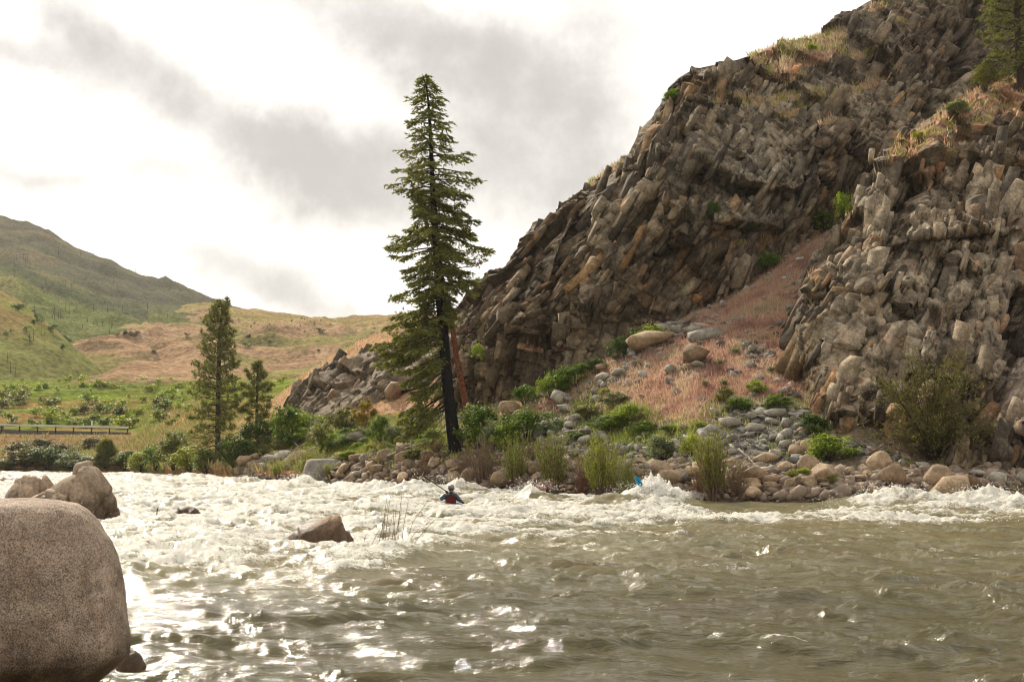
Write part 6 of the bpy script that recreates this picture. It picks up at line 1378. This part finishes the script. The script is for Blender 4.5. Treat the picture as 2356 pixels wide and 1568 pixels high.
# willow twigs standing in the near water
reed = empty('reed_clump', P(900, 1248, 28.5) * np.array([1, 1, 0])); tag(reed, 'thin bare willow shoots growing out of the near water', 'reeds')
o0 = np.array(reed.location); st, lv = MB(), MB(); r = np.random.default_rng(12)
for x0, x1, y1 in ((868, 890, 1145), (878, 893, 1155), (884, 897, 1148), (892, 903, 1185), (898, 912, 1160), (905, 926, 1120), (915, 925, 1165), (922, 940, 1150), (930, 985, 1150), (888, 878, 1180), (850, 880, 1205), (940, 1000, 1195), (876, 884, 1190), (910, 905, 1172), (835, 842, 1228), (948, 955, 1225)):
    a = P(x0, 1252, 28.5); b = P(x1, y1, 28.5 + r.normal(0, .2)); mi = (a + b) / 2 + [r.normal(0, .03), 0, 0]; a[2] = -.1
    st.tube(np.array([a, mi, b]) - o0, [.006, .005, .003], 4); m = 7; t = r.uniform(.35, 1, (m, 1)); lv.blades(mi + (b - mi) * (t * 2 - 1) * (t > .5) - o0, np.stack([r.normal(0, .05, m), r.normal(0, .03, m), r.uniform(.01, .06, m)], 1), np.full(m, .012))
st.build('stems', 'twig', reed); lv.build('leaves', 'leaf_olive', reed)

# ================================================================ ROAD AND GUARDRAIL
rx = np.linspace(-420, 300, 30)
A = np.array([P(x, np.interp(x, [-420, 0, 285, 300], [993, 994, 1001, 1002]), 191) for x in rx]); Bq = np.array([P(x, np.interp(x, [-420, 0, 285, 300], [990, 991, 997, 998]), 196) for x in rx])
A[:, 2] = np.maximum(A[:, 2], Bq[:, 2]) + .12; Bq[:, 2] = A[:, 2]
V = np.concatenate([A, Bq, A - [0, 0, .6], Bq - [0, 0, .6]]); k = len(rx); i = np.arange(k - 1)
M['asphalt'] = plain('asphalt', (.09, .085, .08), .9, .1)
tag(obj('road', mesh_np('road', V, np.concatenate([np.stack([i, i + 1, i + 1 + k, i + k], 1), np.stack([i, i + 2 * k, i + 1 + 2 * k, i + 1], 1)]), M['asphalt'])), kind='structure')
M['galv'] = plain('galvanised_steel', (.6, .58, .53), .5, .5, .0, .1); M['post'] = plain('rusty_post', (.07, .05, .04), .8, .2)
gr = empty('guardrail', A[0]); tag(gr, 'long pale steel guardrail on dark posts along the road by the meadow', 'guardrail')
g0 = A[0]; off = A - [0, 1.0, 0] - g0; zt = .62
prof_ = [(-.02, zt + .12), (-.08, zt + .07), (-.02, zt), (-.08, zt - .07), (-.02, zt - .12)]
V = np.concatenate([off + [0, a_, b_] for a_, b_ in prof_]); fc_ = np.concatenate([np.stack([i + j * k, i + 1 + j * k, i + 1 + (j + 1) * k, i + (j + 1) * k], 1) for j in range(4)])
obj('rail', mesh_np('rail', V, fc_, M['galv']), gr)
cl = np.concatenate([[0], np.cumsum(np.linalg.norm(np.diff(off, axis=0), axis=1))])
def boxmesh(name, sx, sy, sz, mat):
    v = np.array([[x * sx / 2, y * sy / 2, z * sz] for x in (-1, 1) for y in (-1, 1) for z in (0, 1)]); f = np.array([[0, 1, 3, 2], [4, 6, 7, 5], [0, 4, 5, 1], [2, 3, 7, 6], [0, 2, 6, 4], [1, 5, 7, 3]])
    return mesh_np(name, v, f, mat)
pm = boxmesh('post', .16, .15, 1.1, M['post'])
for s_ in np.arange(1, cl[-1], 2.4):
    loc = [np.interp(s_, cl, off[:, c]) for c in range(3)]
    obj('post', pm, gr, np.array(loc) + [0, .1, -.3])
pr_, _ = SH_mead.at(210, 984)
mk = empty('marker_post', pr_); tag(mk, 'short white roadside marker post behind the guardrail', 'marker post')
M['white'] = plain('white_paint', (.8, .79, .76), .6, .3, vary=.05)
obj('post', boxmesh('post', .16, .1, 1.0, M['white']), mk); obj('cap', boxmesh('cap', .26, .12, .12, M['white']), mk, (0, 0, 1.0))

# ================================================================ THE KAYAKERS
def skin(name, pts, edges, mat, parent, sub=2, root=0):
    me = bpy.data.meshes.new(name + '_frame'); me.from_pydata([p_[0] for p_ in pts], edges, []); o = bpy.data.objects.new(name, me); COL.objects.link(o)
    m1 = o.modifiers.new('skin', 'SKIN'); sv = me.skin_vertices[0].data
    for i, p_ in enumerate(pts):
        rr_ = p_[1]; sv[i].radius = rr_ if isinstance(rr_, tuple) else (rr_, rr_); sv[i].use_root = i == root
    m2 = o.modifiers.new('sub', 'SUBSURF'); m2.levels = sub; m2.render_levels = sub
    dg = bpy.context.evaluated_depsgraph_get(); me2 = bpy.data.meshes.new_from_object(o.evaluated_get(dg)); me2.name = name
    bpy.data.objects.remove(o); me2.materials.clear(); me2.materials.append(mat)
    me2.polygons.foreach_set('use_smooth', np.ones(len(me2.polygons), bool))
    return obj(name, me2, parent)
def ball(name, c, rad, mat, parent, zmin=None, sub=3, fn=None):
    v, f = IC[sub]; v = v.copy()
    if zmin is not None: v[:, 2] = np.maximum(v[:, 2], zmin)
    v = v * np.array(rad)
    if fn: v = fn(v)
    return obj(name, mesh_np(name, v, f, mat, True), parent, c)
M['skin'] = plain('skin', (.42, .23, .15), .55, .3, vary=.08); M['jacket'] = plain('blue_jacket', (.014, .045, .09), .35, .5, vary=.2)
M['black'] = plain('black_neoprene', (.012, .012, .014), .5, .4); M['vest'] = plain('red_vest', (.12, .014, .01), .6, .3)
M['helmet'] = plain('grey_helmet', (.11, .11, .115), .22, .6, vary=.05); M['redhelm'] = plain('red_helmet', (.5, .05, .05), .3, .5, vary=.05); M['beard'] = plain('brown_beard', (.05, .025, .015), .9, .1)
M['paddleblue'] = plain('blue_paddle', (.01, .28, .48), .35, .4, vary=.08); M['kayakblue'] = plain('blue_kayak_plastic', (.05, .09, .3), .35, .4, vary=.05)
D1 = 49.0; K0 = P(1036, 1155, D1)
def kp(x, y, dz=0.0): v = P(x, y, D1 + dz) - K0; return tuple(v)
# picture px -> here: crop px/10.45 -> source/1.7386
def c4(cx, cy, dz=0.0): return kp((1700 + cx / 10.455) * .5752, (1900 + cy / 10.455) * .5752, dz)
pers = empty('person', K0); tag(pers, 'bearded kayaker in blue jacket, red vest and grey helmet, bracing with a paddle', 'person')
body_pts = [(c4(1060, 1500, .1), .15), (c4(1070, 1200, .1), .16), (c4(1070, 950, .08), .15), (c4(1080, 860, .06), .10), (c4(1090, 800, .03), .062), (c4(1095, 740, 0), .058), (c4(1100, 660, -.02), (.078, .095)), (c4(1100, 570, -.02), (.085, .1)), (c4(1100, 500, 0), (.07, .085)),
            (c4(900, 860, .05), .085), (c4(720, 930, -.05), .065), (c4(700, 980, -.2), .055), (c4(850, 820, -.34), .05), (c4(900, 740, -.38), .04),
            (c4(1260, 850, .05), .085), (c4(1370, 960, -.02), .06), (c4(1450, 1040, -.1), .05), (c4(1560, 1110, -.22), .042), (c4(1640, 1150, -.25), .035)]
body_e = [(0, 1), (1, 2), (2, 3), (3, 4), (4, 5), (5, 6), (6, 7), (7, 8), (3, 9), (9, 10), (10, 11), (11, 12), (12, 13), (3, 14), (14, 15), (15, 16), (16, 17), (17, 18)]
body = skin('body', body_pts, body_e, M['skin'], pers, 2, 2)
jk = skin('jacket', [(c4(1060, 1500, .1), .17), (c4(1070, 1200, .1), .18), (c4(1070, 960, .08), .175), (c4(1080, 860, .06), .125), (c4(1090, 800, .03), .08), (c4(895, 860, .05), .115), (c4(700, 930, -.05), .10), (c4(690, 990, -.2), .085), (c4(830, 860, -.3), .075), (c4(880, 760, -.38), .06), (c4(1265, 850, .05), .11), (c4(1380, 960, -.02), .085), (c4(1460, 1045, -.1), .07), (c4(1550, 1105, -.22), .058)],
          [(0, 1), (1, 2), (2, 3), (3, 4), (3, 5), (5, 6), (6, 7), (7, 8), (8, 9), (3, 10), (10, 11), (11, 12), (12, 13)], M['jacket'], pers, 2, 2)
vs = skin('life_vest', [(c4(1060, 1400, .05), (.19, .2)), (c4(1075, 1100, .0), (.2, .2)), (c4(1080, 940, .0), (.18, .19)), (c4(1085, 870, .02), (.12, .13))], [(0, 1), (1, 2), (2, 3)], M['vest'], pers, 2, 1)
hc = np.array(c4(1095, 545, -.01))
hm = ball('helmet', hc + [0, 0, .015], (.115, .135, .125), M['helmet'], pers, -.25)
ball('helmet_brim', hc + [0, -.015, -.015], (.122, .145, .02), M['black'], hm).location = (0, -.015, -.035)
ball('nose', np.array(c4(1110, 650, -.14)), (.014, .022, .022), M['skin'], pers, sub=2)
ball('beard', np.array(c4(1105, 715, -.075)), (.055, .05, .04), M['beard'], pers, sub=2)
sg_ = ball('sunglasses', np.array(c4(1100, 618, -.1)), (.07, .03, .018), M['black'], pers, sub=2)
for s_ in (-1, 1): ball('ear', np.array(c4(1100, 640, -.01)) + [s_ * .088, 0, 0], (.012, .02, .03), M['skin'], pers, sub=2)
# hands with separate fingers, closed round the shaft
pa, pbb = np.array(c4(430, 360, -.36)), np.array(c4(1660, 1165, -.33))
ax = (pbb - pa) / np.linalg.norm(pbb - pa)
def hand(cpt, wrist, parent):
    c = np.array(cpt); cN = c; up = np.cross(ax, [0, -1, 0]); up /= np.linalg.norm(up)
    pts = [(tuple(wrist), .03), (tuple(cN + up * .035 + [0, .03, 0]), (.038, .028)), (tuple(cN + up * .03), (.036, .02))]; ed = [(0, 1), (1, 2)]
    for k_ in range(4):
        b_ = cN + ax * (k_ - 1.5) * .021; i0 = len(pts); L_f = (.9, 1.0, .97, .8)[k_]
        pts += [(tuple(b_ + up * .028 + np.array([0, -.018, 0])), .0095), (tuple(b_ + np.array([0, -.032, 0]) * L_f), .009), (tuple(b_ - up * .024 * L_f + np.array([0, -.018, 0])), .0085), (tuple(b_ - up * .026 * L_f + np.array([0, .006, 0])), .0075)]
        ed += [(2, i0), (i0, i0 + 1), (i0 + 1, i0 + 2), (i0 + 2, i0 + 3)]
    i0 = len(pts); b_ = cN - ax * .045; pts += [(tuple(b_ + up * .02 + [0, .01, 0]), .011), (tuple(b_ - up * .012 + [0, .012, 0]), .01), (tuple(b_ - up * .02 + ax * .03 + [0, -.01, 0]), .0085)]; ed += [(1, i0), (i0, i0 + 1), (i0 + 1, i0 + 2)]
    return skin('hand', pts, ed, M['black'], parent, 1, 0)
t1 = pa + ax * ((np.array(c4(920, 680, -.36)) - pa) @ ax); t2 = pa + ax * ((np.array(c4(1600, 1130, -.33)) - pa) @ ax)
hand(t1, c4(900, 745, -.38), pers); hand(t2, c4(1570, 1112, -.24), pers)
pad = empty('paddle', K0 + pa); tag(pad, 'dark kayak paddle held across the body by the bearded kayaker', 'paddle')
def blade_me(mat):
    n, m_ = 14, 7; u = np.linspace(0, 1, n); w0 = .09 * np.sin(np.pi * np.clip(u * .93 + .05, 0, 1)) ** .55; V = []
    for sgn in (1, -1):
        for i in range(n):
            for j in range(m_):
                tt_ = (j / (m_ - 1)) * 2 - 1; V.append([tt_ * w0[i], sgn * .004 + .02 * tt_ * tt_ + .008 * np.exp(-(tt_ / .2) ** 2) * sgn, u[i] * .46])
    f = gridfaces(n, m_); return mesh_np('blade', np.array(V), np.concatenate([f, f[:, ::-1] + n * m_]), mat, True)
def orient(o, loc, axis):
    from mathutils import Matrix
    z = Vector(axis).normalized(); x = z.cross(Vector((.25, 1, 0)).normalized()).normalized(); y = z.cross(x)
    o.location = tuple(loc); o.rotation_mode = 'QUATERNION'; o.rotation_quaternion = Matrix((x, y, z)).transposed().to_quaternion()
mb = MB(); mb.tube(np.array([pa - ax * .15, (pa + pbb) / 2, pbb]) - pa, [.016, .017, .016], 8); mb.build('shaft', 'black', pad, True)
b1 = obj('blade', blade_me(M['black']), pad); orient(b1, pbb - pa, ax); b2 = obj('blade', blade_me(M['black']), pad); orient(b2, -ax * .15, -ax); b2.scale = (.25, .5, 1)
# kayak under the foam
def kayak(loc, rz, label, mat):
    n = 22; u = np.linspace(-1, 1, n); V = []; k_ = 12
    for x in u:
        w0 = .31 * (1 - abs(x) ** 2.6) ** .7 + .01; h0 = .17 * (1 - abs(x) ** 3) ** .6 + .02; rk = .12 * abs(x) ** 3
        for j in range(k_):
            a = j / k_ * 6.2832; V.append([w0 * math.cos(a), x * 1.25, h0 * math.sin(a) * (1 if math.sin(a) > 0 else 1.0) + rk])
    F_ = np.array([[i * k_ + j, i * k_ + (j + 1) % k_, (i + 1) * k_ + (j + 1) % k_, (i + 1) * k_ + j] for i in range(n - 1) for j in range(k_)])
    root = empty('kayak', loc, rz); tag(root, label, 'kayak'); obj('hull', mesh_np('hull', np.array(V), F_, mat, True), root)
    mb = MB(); th = np.linspace(0, 6.2832, 25); mb.tube(np.stack([.2 * np.cos(th), .34 * np.sin(th) + .1, np.full(25, .17)], 1), np.full(25, .018), 6); mb.build('cockpit_rim', 'black', root, True)
kayak(K0 + np.array([.02, .12, -.22]), .35, 'blue whitewater kayak almost swamped by foam under the bearded kayaker', M['kayakblue'])
# second paddler, only the head over the wave
D2 = 55.0; Q0 = P(1252, 1150, D2)
def k2(x, y, dz=0.0): return tuple(P(x, y, D2 + dz) - Q0)
p2_ = empty('person', Q0); tag(p2_, 'second kayaker behind a wave, only the red and black helmet and face showing', 'person')
skin('body', [(k2(1254, 1165, .1), .15), (k2(1254, 1150, .1), .15), (k2(1253, 1141, .08), .13), (k2(1252, 1137, .05), .06), (k2(1251, 1131, 0), (.075, .09)), (k2(1251, 1125, 0), (.08, .095)), (k2(1251, 1120, 0), .07), (k2(1242, 1143, .05), .08), (k2(1234, 1155, -.1), .06), (k2(1262, 1143, .05), .08), (k2(1270, 1155, -.1), .06)], [(0, 1), (1, 2), (2, 3), (3, 4), (4, 5), (5, 6), (2, 7), (7, 8), (2, 9), (9, 10)], M['skin'], p2_, 2, 1)
skin('jacket', [(k2(1254, 1165, .1), .17), (k2(1254, 1150, .1), .17), (k2(1253, 1142, .08), .16), (k2(1252, 1137.5, .05), .075), (k2(1242, 1143, .05), .1), (k2(1234, 1155, -.1), .08), (k2(1262, 1143, .05), .1), (k2(1270, 1155, -.1), .08)], [(0, 1), (1, 2), (2, 3), (2, 4), (4, 5), (2, 6), (6, 7)], M['black'], p2_, 2, 1)
h2 = np.array(k2(1251.5, 1121.5)); hm = ball('helmet', h2, (.12, .14, .13), M['redhelm'], p2_, -.2); ball('helmet_shell_top', (0, 0, .03), (.118, .138, .115), M['helmet'], hm, .1); ball('nose', np.array(k2(1251, 1128, -.1)), (.013, .022, .02), M['skin'], p2_, sub=2)
ball('sunglasses', np.array(k2(1251, 1126, -.085)), (.06, .02, .012), M['black'], p2_, sub=2)
# third paddler's blue paddle standing out of the splash
D3 = 49.1; pc = P(1461, 1093, D3); pe = P(1480, 1123, D3)
pad3 = empty('paddle', pc); tag(pad3, 'bright blue paddle blade standing up out of the big splash', 'paddle')
axx = (pe - pc) / np.linalg.norm(pe - pc)
me = blade_me(M['paddleblue']); b3 = obj('blade', me, pad3); orient(b3, axx * .44, -axx); b3.scale = (1.1, 1, .9)
mb = MB(); mb.tube(np.array([axx * .42, axx * 1.0, axx * 1.6]), [.016, .016, .016], 8); mb.build('shaft', 'black', pad3, True)
mb = MB(); mb.tube(np.array([axx * .08 + [0, -.03, 0], axx * .42 + [0, -.02, 0]]), [.008, .014], 5); mb.build('blade_spine', 'black', pad3, True)

# wording: where several labels came out alike, count them off from the left
ORD = ['leftmost', 'second from left', 'third from left', 'fourth from left', 'fifth from left', 'sixth from left', 'seventh from left', 'eighth from left', 'ninth from left', 'tenth from left', 'eleventh from left', 'twelfth from left']
by_ = {}
for o, lb, x in LATER: by_.setdefault(lb, []).append((x, o))
for lb, l in by_.items():
    if len(l) > 1:
        for k_, (x, o) in enumerate(sorted(l, key=lambda z: z[0])): o['label'] = lb + ', ' + (ORD[k_] if k_ < len(ORD) else f'{k_ + 1}th from left')
